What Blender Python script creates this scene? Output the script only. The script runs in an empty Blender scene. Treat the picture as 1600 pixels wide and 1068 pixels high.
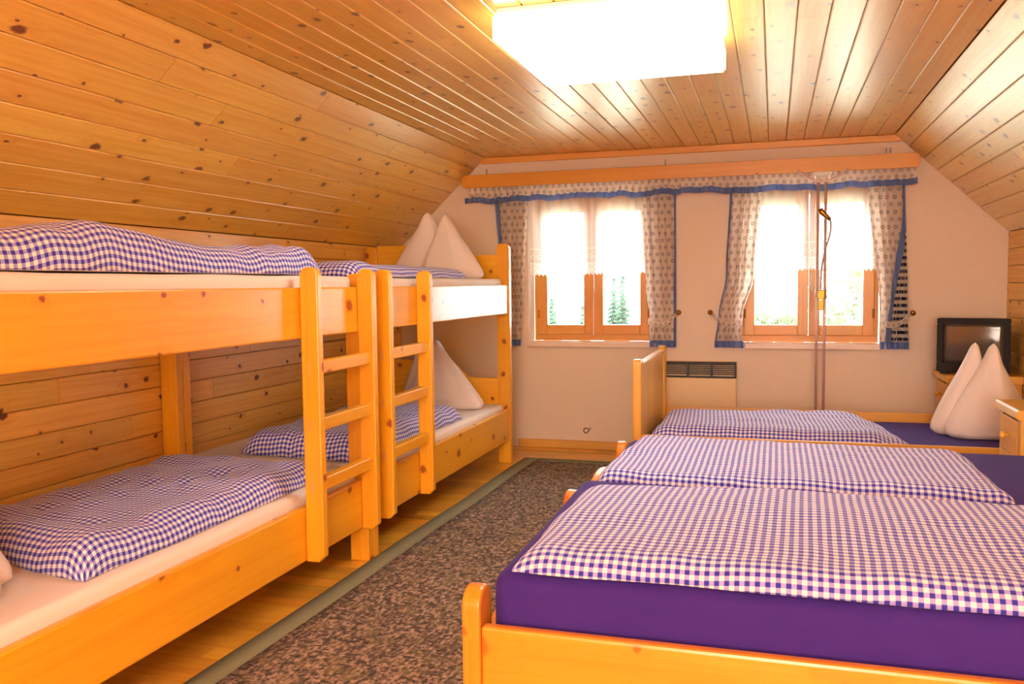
import bpy, bmesh, math, random
from mathutils import Vector, Matrix, noise
random.seed(7)
SC = bpy.context.scene
COL = SC.collection
PI = math.pi

# ------------------------------------------------------------------ camera
F_PX, YAW, PITCH, ROLL, CAM_Z = 1345.0, math.radians(16.891), math.radians(-3.782), math.radians(-0.69), 1.15
cy, sy = math.cos(YAW), math.sin(YAW)
fwd = Vector((-sy * math.cos(PITCH), cy * math.cos(PITCH), math.sin(PITCH)))
rgt = Vector((cy, sy, 0)); up = rgt.cross(fwd)
r2 = math.cos(ROLL) * rgt + math.sin(ROLL) * up
u2 = -math.sin(ROLL) * rgt + math.cos(ROLL) * up
cam_data = bpy.data.cameras.new('camera'); cam = bpy.data.objects.new('camera', cam_data); COL.objects.link(cam)
cam_data.sensor_width = 36.0; cam_data.lens = F_PX * 36.0 / 1600.0; cam_data.clip_start = 0.02
m = Matrix.Identity(4)
for i in range(3):
    m[i][0], m[i][1], m[i][2] = r2[i], u2[i], -fwd[i]
m[2][3] = CAM_Z
cam.matrix_world = m
SC.camera = cam

# ------------------------------------------------------------------ light, exposure
WORLD_STRENGTH, WORLD_COLOR = 17.0, (0.92, 0.97, 1.0)
LAMP_STRENGTH, LAMP_COLOR = 10.0, (1.0, 0.96, 0.87)
REAR_POWER, REAR_COLOR = 240.0, (0.90, 0.95, 1.0)
SC.view_settings.view_transform = 'Standard'; SC.view_settings.look = 'None'
SC.view_settings.gamma = 1.0; SC.view_settings.use_curve_mapping = False
SC.view_settings.exposure = 0.35
w = bpy.data.worlds.new('sky'); SC.world = w; w.use_nodes = True
bgn = w.node_tree.nodes['Background']
bgn.inputs[0].default_value = (*WORLD_COLOR, 1); bgn.inputs[1].default_value = WORLD_STRENGTH

def area_light(name, loc, rot, sx, sy_, power, color):
    d = bpy.data.lights.new(name, 'AREA'); d.shape = 'RECTANGLE'; d.size = sx; d.size_y = sy_
    d.energy = power; d.color = color
    o = bpy.data.objects.new(name, d); COL.objects.link(o); o.location = loc; o.rotation_euler = rot
    return o
# added fill lights behind the camera, standing in for an unbuilt window and lamp
area_light('rear_fill_light', (0.2, -3.85, 1.3), (PI / 2, 0, PI), 2.0, 1.3, REAR_POWER, REAR_COLOR)
area_light('rear_overhead_fill_light', (0.1, -1.3, 1.9), (0, 0, 0), 0.68, 0.68, 90.0, LAMP_COLOR)

# ------------------------------------------------------------------ materials
def lin(r, g, b):
    f = lambda c: (c / 255 / 12.92) if c / 255 <= 0.04045 else ((c / 255 + 0.055) / 1.055) ** 2.4
    return (f(r), f(g), f(b), 1.0)

class NT:
    def __init__(self, name):
        self.m = bpy.data.materials.new(name); self.m.use_nodes = True
        self.t = self.m.node_tree; self.n = self.t.nodes; self.b = self.n['Principled BSDF']; self.out = self.n['Material Output']
    def add(self, typ, **kw):
        nd = self.n.new(typ)
        for k, v in kw.items():
            if k.startswith('i_'):
                nd.inputs[k[2:].replace('_', ' ')].default_value = v
            else: setattr(nd, k, v)
        return nd
    def link(self, a, b): self.t.links.new(a, b)
    def put(self, sock, v):
        if hasattr(v, 'is_output'): self.link(v, sock)
        else: sock.default_value = v
    def math(self, op, a, b=0.0, c=None, clamp=False):
        nd = self.n.new('ShaderNodeMath'); nd.operation = op; nd.use_clamp = clamp
        self.put(nd.inputs[0], a); self.put(nd.inputs[1], b)
        if c is not None: self.put(nd.inputs[2], c)
        return nd.outputs[0]
    def mix(self, f, a, b):
        nd = self.n.new('ShaderNodeMix'); nd.data_type = 'RGBA'
        self.put(nd.inputs[0], f); self.put(nd.inputs[6], a); self.put(nd.inputs[7], b)
        return nd.outputs[2]
    def ramp(self, f, stops):
        nd = self.n.new('ShaderNodeValToRGB'); self.put(nd.inputs[0], f)
        el = nd.color_ramp.elements
        while len(el) < len(stops): el.new(0.5)
        for e, (p, c) in zip(el, stops): e.position = p; e.color = c
        return nd.outputs[0]
    def noise(self, vec, scale, detail=3.0, rough=0.55, dist=0.0):
        nd = self.n.new('ShaderNodeTexNoise'); self.link(vec, nd.inputs['Vector'])
        nd.inputs['Scale'].default_value = scale; nd.inputs['Detail'].default_value = detail
        nd.inputs['Roughness'].default_value = rough; nd.inputs['Distortion'].default_value = dist
        return nd.outputs['Fac']
    def mapping(self, vec, sc, loc=None):
        nd = self.n.new('ShaderNodeMapping'); self.link(vec, nd.inputs[0]); nd.inputs['Scale'].default_value = sc
        if loc is not None: self.put(nd.inputs['Location'], loc)
        return nd.outputs[0]
    def bump(self, h, strength, dist=0.01):
        nd = self.n.new('ShaderNodeBump'); self.link(h, nd.inputs['Height']); nd.inputs['Strength'].default_value = strength
        nd.inputs['Distance'].default_value = dist
        self.link(nd.outputs[0], self.b.inputs['Normal'])
    def smooth(self, v, lo, hi):
        nd = self.n.new('ShaderNodeMapRange'); nd.interpolation_type = 'SMOOTHSTEP'
        self.put(nd.inputs[0], v); nd.inputs[1].default_value = lo; nd.inputs[2].default_value = hi
        return nd.outputs[0]

def wood(name, light, dark, knot=(0.10, 0.028, 0.008, 1), rough=0.32, coat=0.25, knots=0.5, kscale=5.0, krad=0.075, var=0.16, coat_rough=0.2, kasp=0.8, grain=0.6):
    """varnished spruce: grain along the piece's own X axis"""
    t = NT(name); tc = t.add('ShaderNodeTexCoord'); oi = t.add('ShaderNodeObjectInfo')
    rv = t.add('ShaderNodeCombineXYZ')
    for i, k in enumerate((53.0, 31.0, 17.0)): t.link(t.math('MULTIPLY', oi.outputs['Random'], k), rv.inputs[i])
    va = t.add('ShaderNodeVectorMath', operation='ADD'); t.link(tc.outputs['Object'], va.inputs[0]); t.link(rv.outputs[0], va.inputs[1])
    P = va.outputs[0]
    # knots, laid out on whichever long face is seen
    pn = t.add('ShaderNodeSeparateXYZ'); t.link(P, pn.inputs[0])
    nn = t.add('ShaderNodeSeparateXYZ'); t.link(tc.outputs['Normal'], nn.inputs[0])
    isz = t.math('GREATER_THAN', t.math('ABSOLUTE', nn.outputs[2]), 0.7)
    q2 = t.math('ADD', t.math('MULTIPLY', pn.outputs[1], isz), t.math('MULTIPLY', pn.outputs[2], t.math('SUBTRACT', 1.0, isz)))
    kc = t.add('ShaderNodeCombineXYZ'); kw_ = t.math('MULTIPLY', t.math('SUBTRACT', t.noise(P, 38.0, 2.0), 0.5), 0.02)
    t.link(t.math('MULTIPLY_ADD', pn.outputs[0], kasp, kw_), kc.inputs[0]); t.link(t.math('ADD', q2, kw_), kc.inputs[1])
    vo = t.add('ShaderNodeTexVoronoi'); vo.voronoi_dimensions = '2D'; t.link(kc.outputs[0], vo.inputs['Vector']); vo.inputs['Scale'].default_value = kscale
    kd = vo.outputs['Distance']
    sep = t.add('ShaderNodeSeparateColor'); t.link(vo.outputs['Color'], sep.inputs[0])
    on = t.math('LESS_THAN', sep.outputs[0], knots)
    rad = t.math('MULTIPLY_ADD', t.math('MULTIPLY', sep.outputs[1], sep.outputs[1]), krad * 1.2, krad * 0.5)
    kn = t.math('MULTIPLY', on, t.math('SUBTRACT', 1.0, t.math('DIVIDE', kd, rad), clamp=True))
    halo = t.math('MULTIPLY', on, t.math('SUBTRACT', 1.0, t.math('DIVIDE', kd, t.math('MULTIPLY', rad, 3.2)), clamp=True))
    # grain bent round the knots
    gm = t.mapping(P, (1.0, 1.0, 1.0))
    wob = t.noise(t.mapping(P, (1.3, 5, 5)), 1.0, 2.0)
    sp = t.add('ShaderNodeSeparateXYZ'); t.link(gm, sp.inputs[0])
    cx = t.add('ShaderNodeCombineXYZ')
    t.link(t.math('MULTIPLY', sp.outputs[0], 0.9), cx.inputs[0])
    bend = t.math('ADD', t.math('MULTIPLY', wob, 0.05), t.math('MULTIPLY', halo, 0.02))
    t.link(t.math('MULTIPLY', t.math('ADD', sp.outputs[1], bend), 55.0), cx.inputs[1])
    t.link(t.math('MULTIPLY', t.math('ADD', sp.outputs[2], bend), 55.0), cx.inputs[2])
    g = t.noise(cx.outputs[0], 1.0, 3.0, 0.6)
    fine = t.noise(t.mapping(P, (9, 260, 260)), 1.0, 2.0)
    gf = t.smooth(t.math('ADD', t.math('MULTIPLY', g, 0.85), t.math('MULTIPLY', fine, 0.15)), 0.3, 0.72)
    col = t.mix(t.math('MULTIPLY', gf, grain), light, dark)
    bl = t.noise(t.mapping(P, (1.1, 3, 3)), 1.0, 1.0)
    hs = t.add('ShaderNodeHueSaturation'); t.link(col, hs.inputs['Color'])
    v = t.math('ADD', t.math('MULTIPLY', oi.outputs['Random'], var), t.math('MULTIPLY', bl, 0.2))
    t.link(t.math('ADD', v, 1.0 - var / 2 - 0.1), hs.inputs['Value'])
    hr = t.math('FRACT', t.math('MULTIPLY', oi.outputs['Random'], 7.31))
    t.link(t.math('MULTIPLY_ADD', hr, 0.012, 0.494), hs.inputs['Hue'])
    col = t.mix(t.math('MULTIPLY', halo, 0.35), hs.outputs[0], dark)
    col = t.mix(t.smooth(kn, 0.05, 0.55), col, knot)
    t.link(col, t.b.inputs['Base Color'])
    t.b.inputs['Roughness'].default_value = rough
    t.b.inputs['Coat Weight'].default_value = coat; t.b.inputs['Coat Roughness'].default_value = coat_rough
    t.bump(t.math('SUBTRACT', 1.0, gf), 0.05, 0.002)
    return t.m

def plain(name, color, rough=0.5, metal=0.0, coat=0.0, nscale=0, namp=0.06, bump=0.0, sheen=0.0):
    t = NT(name)
    t.b.inputs['Roughness'].default_value = rough; t.b.inputs['Metallic'].default_value = metal
    t.b.inputs['Coat Weight'].default_value = coat
    if sheen: t.b.inputs['Sheen Weight'].default_value = sheen
    tc = t.add('ShaderNodeTexCoord')
    n = t.noise(tc.outputs['Object'], nscale or 6.0, 4.0)
    hs = t.add('ShaderNodeHueSaturation'); hs.inputs['Color'].default_value = color
    t.link(t.math('MULTIPLY_ADD', n, namp * 2, 1 - namp), hs.inputs['Value'])
    t.link(hs.outputs[0], t.b.inputs['Base Color'])
    if bump: t.bump(n, bump, 0.004)
    return t.m

M = {}
M['bunk'] = wood('varnished_spruce', lin(240, 172, 34), lin(226, 142, 10), knot=lin(160, 74, 14), knots=0.8, kscale=5.5, krad=0.12, rough=0.36, coat=0.15, grain=0.5, var=0.1)
M['bedwood'] = wood('honey_spruce', lin(232, 150, 38), lin(214, 120, 16), knot=lin(206, 104, 24), knots=0.7, kscale=5, krad=0.11, rough=0.34, coat=0.3, grain=0.5)
M['cheap'] = wood('veneered_spruce', lin(230, 172, 72), lin(216, 146, 46), knot=lin(160, 90, 30), knots=0.3, kscale=5, krad=0.05, rough=0.4, coat=0.2, grain=0.4)
M['ceil'] = wood('ceiling_spruce', lin(248, 202, 96), lin(230, 166, 56), knot=lin(124, 64, 24), knots=0.75, kscale=8.0, krad=0.10, rough=0.36, coat=1.0, var=0.14, coat_rough=0.3, kasp=0.6, grain=0.75)
M['wallwood'] = wood('wall_spruce', lin(246, 194, 92), lin(224, 154, 50), knot=lin(116, 58, 20), knots=0.6, kscale=7, krad=0.085, rough=0.42, coat=0.2, var=0.16, grain=0.75)
M['floor'] = wood('floor_strip', lin(226, 164, 56), lin(200, 126, 26), knot=lin(140, 78, 20), knots=0.05, kscale=5, krad=0.05, rough=0.28, coat=0.3, var=0.4, grain=0.7)
M['trim'] = wood('trim_spruce', lin(226, 166, 78), lin(206, 138, 50), knot=lin(150, 84, 30), knots=0.2, kscale=4, krad=0.06, rough=0.42, coat=0.15, grain=0.5)
M['pelmet'] = wood('pelmet_spruce', lin(222, 148, 44), lin(206, 126, 26), knot=lin(150, 80, 24), knots=0.3, kscale=4, krad=0.06, rough=0.42, coat=0.15, grain=0.4)
M['winwood'] = wood('window_larch', lin(222, 156, 72), lin(206, 134, 48), knot=lin(150, 84, 30), knots=0.08, kscale=4, krad=0.04, rough=0.4, coat=0.2, var=0.08, grain=0.5)
M['gap'] = plain('dark_backing_wood', lin(120, 66, 22), 0.7)
M['plaster'] = plain('cream_plaster', lin(228, 206, 184), 0.85, nscale=60, namp=0.02, bump=0.12)
M['white_paint'] = plain('white_reveal_paint', lin(238, 230, 222), 0.6, nscale=40, namp=0.01)
M['sill'] = plain('marbled_sill', lin(232, 208, 190), 0.35, nscale=9, namp=0.05)
M['linen'] = plain('white_pillow_cotton', lin(236, 222, 214), 0.85, nscale=30, namp=0.015, sheen=0.2)
M['sheet_white'] = plain('white_sheet_cotton', lin(236, 222, 210), 0.85, nscale=30, namp=0.015, sheen=0.1)
M['sheet_blue'] = plain('violet_blue_jersey', lin(62, 38, 124), 0.9, nscale=14, namp=0.10, bump=0.08, sheen=0.05)
M['sheet_blue'].node_tree.nodes['Principled BSDF'].inputs['Specular IOR Level'].default_value = 0.15
M['blue_border'] = plain('blue_border_cotton', lin(108, 136, 200), 0.8, nscale=60, namp=0.05)
def thin_cloth(name, color):
    t = NT(name); tc = t.add('ShaderNodeTexCoord'); n = t.noise(tc.outputs['Object'], 60.0, 3.0)
    col = t.mix(t.math('MULTIPLY', n, 0.25), color, lin(90, 112, 176))
    t.link(col, t.b.inputs['Base Color']); t.b.inputs['Roughness'].default_value = 0.85
    tl = t.add('ShaderNodeBsdfTranslucent'); t.link(col, tl.inputs[0]); mx = t.add('ShaderNodeMixShader'); mx.inputs[0].default_value = 0.3
    t.link(t.b.outputs[0], mx.inputs[1]); t.link(tl.outputs[0], mx.inputs[2]); t.link(mx.outputs[0], t.out.inputs[0]); return t.m
M['blue_border'] = thin_cloth('blue_border_cotton', lin(150, 172, 228))
M['black'] = plain('black_plastic', lin(26, 20, 18), 0.75, nscale=80, namp=0.1)
M['grille'] = plain('dark_grille_metal', lin(48, 40, 34), 0.5)
M['heater'] = plain('cream_enamel', lin(228, 196, 150), 0.4, nscale=8, namp=0.02)
M['brass'] = plain('brass', lin(160, 112, 44), 0.38, metal=1.0)
M['steel'] = plain('brushed_bronze_steel', lin(206, 172, 160), 0.35, metal=0.35)
M['chrome'] = plain('steel_hook', lin(190, 186, 180), 0.3, metal=1.0)
M['cord'] = plain('white_cord', lin(238, 234, 228), 0.8)
M['cable'] = plain('grey_violet_cable', lin(170, 140, 140), 0.5)
M['rug_edge'] = plain('green_rug_binding', lin(126, 122, 88), 0.95, nscale=220, namp=0.25, bump=0.3)
M['bark'] = plain('bark', lin(120, 100, 84), 0.9, nscale=20, namp=0.2)
M['ground'] = plain('pale_meadow', lin(190, 200, 170), 0.95, nscale=2, namp=0.2)

def glass_mat():
    t = NT('window_glass'); gl = t.add('ShaderNodeBsdfGlossy'); tr = t.add('ShaderNodeBsdfTransparent'); mx = t.add('ShaderNodeMixShader')
    gl.inputs['Roughness'].default_value = 0.02
    fr = t.add('ShaderNodeFresnel'); fr.inputs[0].default_value = 1.45
    t.link(fr.outputs[0], mx.inputs[0]); t.link(tr.outputs[0], mx.inputs[1]); t.link(gl.outputs[0], mx.inputs[2])
    t.link(mx.outputs[0], t.out.inputs[0]); return t.m
M['glass'] = glass_mat()

def screen_mat():
    t = NT('tv_glass'); t.b.inputs['Base Color'].default_value = lin(128, 110, 96)
    t.b.inputs['Roughness'].default_value = 0.12; t.b.inputs['Coat Weight'].default_value = 1.0; t.b.inputs['Coat Roughness'].default_value = 0.04
    tc = t.add('ShaderNodeTexCoord'); n = t.noise(tc.outputs['Object'], 900.0, 1.0); t.bump(n, 0.01, 0.001)
    return t.m
M['screen'] = screen_mat()

def lamp_mat():
    t = NT('lit_opal_acrylic'); tc = t.add('ShaderNodeTexCoord')
    sp = t.add('ShaderNodeSeparateXYZ'); t.link(tc.outputs['Object'], sp.inputs[0])
    # opal plastic glows less next to its rim, away from the tubes
    ex = t.smooth(t.math('ABSOLUTE', sp.outputs[0]), 0.36, 0.25); ey = t.smooth(t.math('ABSOLUTE', sp.outputs[1]), 0.36, 0.24)
    f = t.math('MULTIPLY_ADD', t.math('MULTIPLY', ex, ey), 0.45, 0.55)
    em = t.add('ShaderNodeEmission'); em.inputs[0].default_value = (*LAMP_COLOR, 1)
    t.link(t.math('MULTIPLY', f, LAMP_STRENGTH), em.inputs[1]); t.link(em.outputs[0], t.out.inputs[0]); return t.m
M['lamp'] = lamp_mat()

def gingham(name, pitch=0.0212, white=lin(250, 238, 230), mid=lin(156, 150, 216), dark=lin(42, 40, 166)):
    t = NT(name); uv = t.add('ShaderNodeUVMap'); sp = t.add('ShaderNodeSeparateXYZ'); t.link(uv.outputs[0], sp.inputs[0])
    s = []
    for i in (0, 1):
        f = t.math('PINGPONG', t.math('DIVIDE', sp.outputs[i], pitch), 0.5)
        s.append(t.smooth(f, 0.22, 0.28))
    tot = t.math('ADD', s[0], s[1])
    col = t.mix(t.math('MINIMUM', tot, 1.0), white, mid)
    col = t.mix(t.math('MULTIPLY', s[0], s[1]), col, dark)
    t.link(col, t.b.inputs['Base Color']); t.b.inputs['Roughness'].default_value = 0.85
    t.b.inputs['Sheen Weight'].default_value = 0.15
    n = t.noise(t.mapping(uv.outputs[0], (1, 1, 1)), 35.0, 4.0)
    t.bump(n, 0.12, 0.006)
    return t.m
M['gingham'] = gingham('blue_white_gingham')

def motif_cloth(name, stripes=False):
    """off-white cotton with rows of little ring flowers; the wrong side is banded"""
    t = NT(name); uv = t.add('ShaderNodeUVMap'); sp = t.add('ShaderNodeSeparateXYZ'); t.link(uv.outputs[0], sp.inputs[0])
    px, py = 0.05, 0.046
    u = t.math('DIVIDE', sp.outputs[0], px); v = t.math('DIVIDE', sp.outputs[1], py)
    row = t.math('FLOOR', v); uo = t.math('ADD', u, t.math('MULTIPLY', t.math('MODULO', row, 2.0), 0.5))
    du = t.math('MULTIPLY', t.math('SUBTRACT', t.math('FRACT', uo), 0.5), px)
    dv = t.math('MULTIPLY', t.math('SUBTRACT', t.math('FRACT', v), 0.5), py)
    r = t.math('SQRT', t.math('ADD', t.math('MULTIPLY', du, du), t.math('MULTIPLY', dv, dv)))
    ang = t.math('ARCTAN2', dv, du)
    r2_ = t.math('ADD', r, t.math('MULTIPLY', t.math('COSINE', t.math('MULTIPLY', ang, 5.0)), 0.0012))
    ring = t.math('MULTIPLY', t.smooth(r2_, 0.0055, 0.0075), t.math('SUBTRACT', 1.0, t.smooth(r2_, 0.0105, 0.0125)))
    dot = t.math('SUBTRACT', 1.0, t.smooth(r2_, 0.001, 0.003))
    mk = t.math('MAXIMUM', ring, dot)
    base = lin(248, 236, 226)
    if stripes:
        band = t.smooth(t.math('PINGPONG', t.math('DIVIDE', sp.outputs[1], 0.042), 0.5), 0.22, 0.3)
        brk = t.smooth(t.noise(t.mapping(uv.outputs[0], (60, 8, 1)), 1.0, 1.0), 0.4, 0.5)
        col = t.mix(t.math('MULTIPLY', band, t.math('MULTIPLY_ADD', brk, 0.5, 0.5)), lin(238, 228, 214), lin(48, 54, 92))
    else:
        col = t.mix(t.math('MULTIPLY', mk, 0.8), base, lin(134, 112, 108))
    t.link(col, t.b.inputs['Base Color']); t.b.inputs['Roughness'].default_value = 0.9
    tl = t.add('ShaderNodeBsdfTranslucent'); t.link(col, tl.inputs[0]); mx = t.add('ShaderNodeMixShader'); mx.inputs[0].default_value = 0.42
    t.link(t.b.outputs[0], mx.inputs[1]); t.link(tl.outputs[0], mx.inputs[2]); t.link(mx.outputs[0], t.out.inputs[0])
    return t.m
M['motif'] = motif_cloth('flowered_curtain_cotton'); M['stripe'] = motif_cloth('curtain_cotton_wrong_side', True)

def lace_mat():
    t = NT('sheer_lace'); uv = t.add('ShaderNodeUVMap'); sp = t.add('ShaderNodeSeparateXYZ'); t.link(uv.outputs[0], sp.inputs[0])
    U, Vv = sp.outputs[0], sp.outputs[1]          # V = metres above the hem
    def band(lo, hi): return t.math('MULTIPLY', t.math('GREATER_THAN', Vv, lo), t.math('LESS_THAN', Vv, hi))
    def rings(period, vc, r0, r1):
        du = t.math('MULTIPLY', t.math('SUBTRACT', t.math('FRACT', t.math('DIVIDE', U, period)), 0.5), period)
        dv = t.math('SUBTRACT', Vv, vc)
        d = t.math('ADD', t.math('ABSOLUTE', du), t.math('ABSOLUTE', dv))
        return t.math('MULTIPLY', t.math('GREATER_THAN', d, r0), t.math('LESS_THAN', d, r1))
    lines = t.math('ADD', t.math('ADD', band(0.082, 0.09), band(0.183, 0.189)), band(0.088, 0.09))
    d1 = t.math('MULTIPLY', rings(0.055, 0.035, 0.018, 0.028), band(0.0, 0.075))
    d2 = t.math('MULTIPLY', rings(0.046, 0.132, 0.014, 0.02), band(0.095, 0.18))
    lines = t.math('MAXIMUM', lines, t.math('MAXIMUM', d1, d2), clamp=True)
    op = t.math('MULTIPLY_ADD', lines, 0.3, 0.62)
    op = t.math('ADD', op, t.math('MULTIPLY', band(0.0, 0.085), 0.15), clamp=True)
    df = t.add('ShaderNodeBsdfDiffuse'); df.inputs[0].default_value = lin(240, 232, 226)
    tl = t.add('ShaderNodeBsdfTranslucent'); tl.inputs[0].default_value = lin(246, 240, 236)
    mx = t.add('ShaderNodeMixShader'); mx.inputs[0].default_value = 0.72
    t.link(df.outputs[0], mx.inputs[1]); t.link(tl.outputs[0], mx.inputs[2])
    tr = t.add('ShaderNodeBsdfTransparent'); m2 = t.add('ShaderNodeMixShader')
    t.link(op, m2.inputs[0]); t.link(tr.outputs[0], m2.inputs[1]); t.link(mx.outputs[0], m2.inputs[2])
    t.link(m2.outputs[0], t.out.inputs[0]); return t.m
M['lace'] = lace_mat()

def rug_mat():
    t = NT('mottled_brown_rug'); tc = t.add('ShaderNodeTexCoord'); P = tc.outputs['Object']
    a = t.noise(t.mapping(P, (80, 42, 60)), 1.0, 2.0); b = t.noise(t.mapping(P, (34, 80, 60), (3.3, 1.7, 0)), 1.0, 2.0)
    c = t.noise(P, 14.0, 2.0)
    col = t.ramp(t.smooth(a, 0.28, 0.72), [(0.0, lin(60, 50, 38)), (0.42, lin(112, 92, 74)), (0.7, lin(148, 122, 100)), (1.0, lin(180, 150, 122))])
    col = t.mix(t.smooth(b, 0.54, 0.64), col, lin(62, 50, 40))
    col = t.mix(t.math('MULTIPLY', t.smooth(c, 0.5, 0.68), 0.45), col, lin(128, 110, 70))
    t.link(col, t.b.inputs['Base Color']); t.b.inputs['Roughness'].default_value = 1.0
    t.bump(a, 0.5, 0.006); return t.m
M['rug'] = rug_mat()

def leaf_mat(name, c1, c2):
    t = NT(name); tc = t.add('ShaderNodeTexCoord'); n = t.noise(tc.outputs['Object'], 3.0, 3.0)
    t.link(t.mix(t.smooth(n, 0.35, 0.65), c1, c2), t.b.inputs['Base Color']); t.b.inputs['Roughness'].default_value = 0.7
    return t.m
M['needle'] = leaf_mat('fir_needles', lin(50, 74, 62), lin(74, 98, 80))
M['leaf'] = leaf_mat('pale_leaves', lin(34, 60, 30), lin(70, 96, 54))

# ------------------------------------------------------------------ helpers
def link_mesh(name, bm, mat, parent=None, loc=(0, 0, 0), smooth=False):
    me = bpy.data.meshes.new(name); bm.normal_update(); bm.to_mesh(me); bm.free()
    for mm in (mat if isinstance(mat, (list, tuple)) else [mat]): me.materials.append(mm)
    if smooth: me.polygons.foreach_set('use_smooth', [True] * len(me.polygons))
    o = bpy.data.objects.new(name, me); COL.objects.link(o); o.location = loc
    if parent is not None:
        o.parent = parent
        o.location = Vector(loc) - base_of(parent)
    return o

def base_of(o):
    v = Vector((0, 0, 0))
    while o is not None:
        v += Vector(o.location); o = o.parent
    return v

def thing(name, label, cat, loc=(0, 0, 0), group=None):
    o = bpy.data.objects.new(name, None); o.empty_display_size = 0.1; COL.objects.link(o); o.location = loc
    return tag(o, label, cat, group)
def tag(o, label, cat, group=None):
    o['label'] = label; o['category'] = cat
    if group: o['group'] = group
    return o
def struct(o, label=None):
    o['kind'] = 'structure'
    return o

AX = {'x': Matrix.Identity(3),
      'y': Matrix(((0, -1, 0), (1, 0, 0), (0, 0, 1))),
      'z': Matrix(((0, 0, -1), (0, 1, 0), (1, 0, 0)))}

def bm_box(bm, lo, hi, R=None):
    vs = [Vector((x, y, z)) for x in (lo[0], hi[0]) for y in (lo[1], hi[1]) for z in (lo[2], hi[2])]
    if R is not None: vs = [R @ v for v in vs]
    v = [bm.verts.new(p) for p in vs]
    for f in ((0, 1, 3, 2), (4, 6, 7, 5), (0, 4, 5, 1), (2, 3, 7, 6), (0, 2, 6, 4), (1, 5, 7, 3)):
        bm.faces.new([v[i] for i in f])

def fix_parented(o, parent, c):
    if parent is not None: o.parent = parent; o.location = Vector(c) - base_of(parent)
    else: o.location = c

def box(name, lo, hi, mat, parent=None, grain='x', bevel=0.004, seg=2, smooth=False):
    """box between two corners whose own X axis follows the grain"""
    lo, hi = Vector(lo), Vector(hi); c = (lo + hi) / 2; R = AX[grain]; Ri = R.transposed()
    bm = bmesh.new(); bm_box(bm, lo - c, hi - c, Ri)
    bmesh.ops.recalc_face_normals(bm, faces=bm.faces)
    if bevel: bmesh.ops.bevel(bm, geom=bm.edges[:], offset=bevel, segments=seg, affect='EDGES', profile=0.5)
    me = bpy.data.meshes.new(name); bm.to_mesh(me); bm.free(); me.materials.append(mat)
    if smooth: me.polygons.foreach_set('use_smooth', [True] * len(me.polygons))
    o = bpy.data.objects.new(name, me); COL.objects.link(o); o.rotation_euler = R.to_euler()
    fix_parented(o, parent, c); return o

def prism(name, pts, axis, a, b, mat, parent=None, grain='x', bevel=0.003):
    """polygon extruded between a and b along axis; pts are (p,q): axis x -> (y,z), y -> (x,z), z -> (x,y)"""
    def P(p, h):
        return Vector({'x': (h, p[0], p[1]), 'y': (p[0], h, p[1]), 'z': (p[0], p[1], h)}[axis])
    A = [P(p, a) for p in pts]; B = [P(p, b) for p in pts]
    lo = Vector([min(v[i] for v in A + B) for i in range(3)]); hi = Vector([max(v[i] for v in A + B) for i in range(3)])
    c = (lo + hi) / 2; R = AX[grain]; Ri = R.transposed()
    bm = bmesh.new(); va = [bm.verts.new(Ri @ (v - c)) for v in A]; vb = [bm.verts.new(Ri @ (v - c)) for v in B]
    n = len(pts); caps = [bm.faces.new(va), bm.faces.new(vb[::-1])]
    for i in range(n): bm.faces.new((va[i], vb[i], vb[(i + 1) % n], va[(i + 1) % n]))
    bmesh.ops.recalc_face_normals(bm, faces=bm.faces)
    if bevel:
        ed = [e for f in caps for e in f.edges]
        bmesh.ops.bevel(bm, geom=ed, offset=bevel, segments=2, affect='EDGES', profile=0.5)
    me = bpy.data.meshes.new(name); bm.to_mesh(me); bm.free(); me.materials.append(mat)
    o = bpy.data.objects.new(name, me); COL.objects.link(o); o.rotation_euler = R.to_euler()
    fix_parented(o, parent, c); return o

def round_top(lo, hi, z0, z1, r=None, n=8):
    """outline of a post with a rounded head"""
    wdt = hi - lo; r = min(r or wdt / 2, wdt / 2)
    pts = [(lo, z0), (hi, z0)]
    for i in range(n + 1):
        a = PI / 2 * i / n; pts.append((hi - r + r * math.cos(a), z1 - r + r * math.sin(a)))
    for i in range(n + 1):
        a = PI / 2 + PI / 2 * i / n; pts.append((lo + r + r * math.cos(a), z1 - r + r * math.sin(a)))
    return pts

def board(name, parent, c, ux, uz, L, W, T, mat, ch=0.003):
    """chamfered plank: ux length, uz towards the room"""
    ux, uz = Vector(ux).normalized(), Vector(uz).normalized(); uy = uz.cross(ux)
    R = Matrix((ux, uy, uz)).transposed()
    cs = [(-W / 2, -T / 2), (W / 2, -T / 2), (W / 2, T / 2 - ch), (W / 2 - ch, T / 2), (-W / 2 + ch, T / 2), (-W / 2, T / 2 - ch)]
    verts = [(-L / 2, y, z) for y, z in cs] + [(L / 2, y, z) for y, z in cs]
    faces = [tuple(range(6))[::-1], tuple(range(6, 12))] + [(i, (i + 1) % 6, 6 + (i + 1) % 6, 6 + i) for i in range(6)]
    me = bpy.data.meshes.new(name); me.from_pydata(verts, [], faces); me.materials.append(mat)
    o = bpy.data.objects.new(name, me); COL.objects.link(o); o.parent = parent
    o.rotation_euler = R.to_euler(); o.location = Vector(c) - base_of(parent); return o

def cuts(a, b, lo, hi, rnd):
    """random butt joints along a row of planks"""
    out = [a]; p = a + rnd.uniform(0.3, 1) * hi
    while p < b - lo * 0.6: out.append(p); p += rnd.uniform(lo, hi)
    out.append(b); return list(zip(out[:-1], out[1:]))

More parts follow.
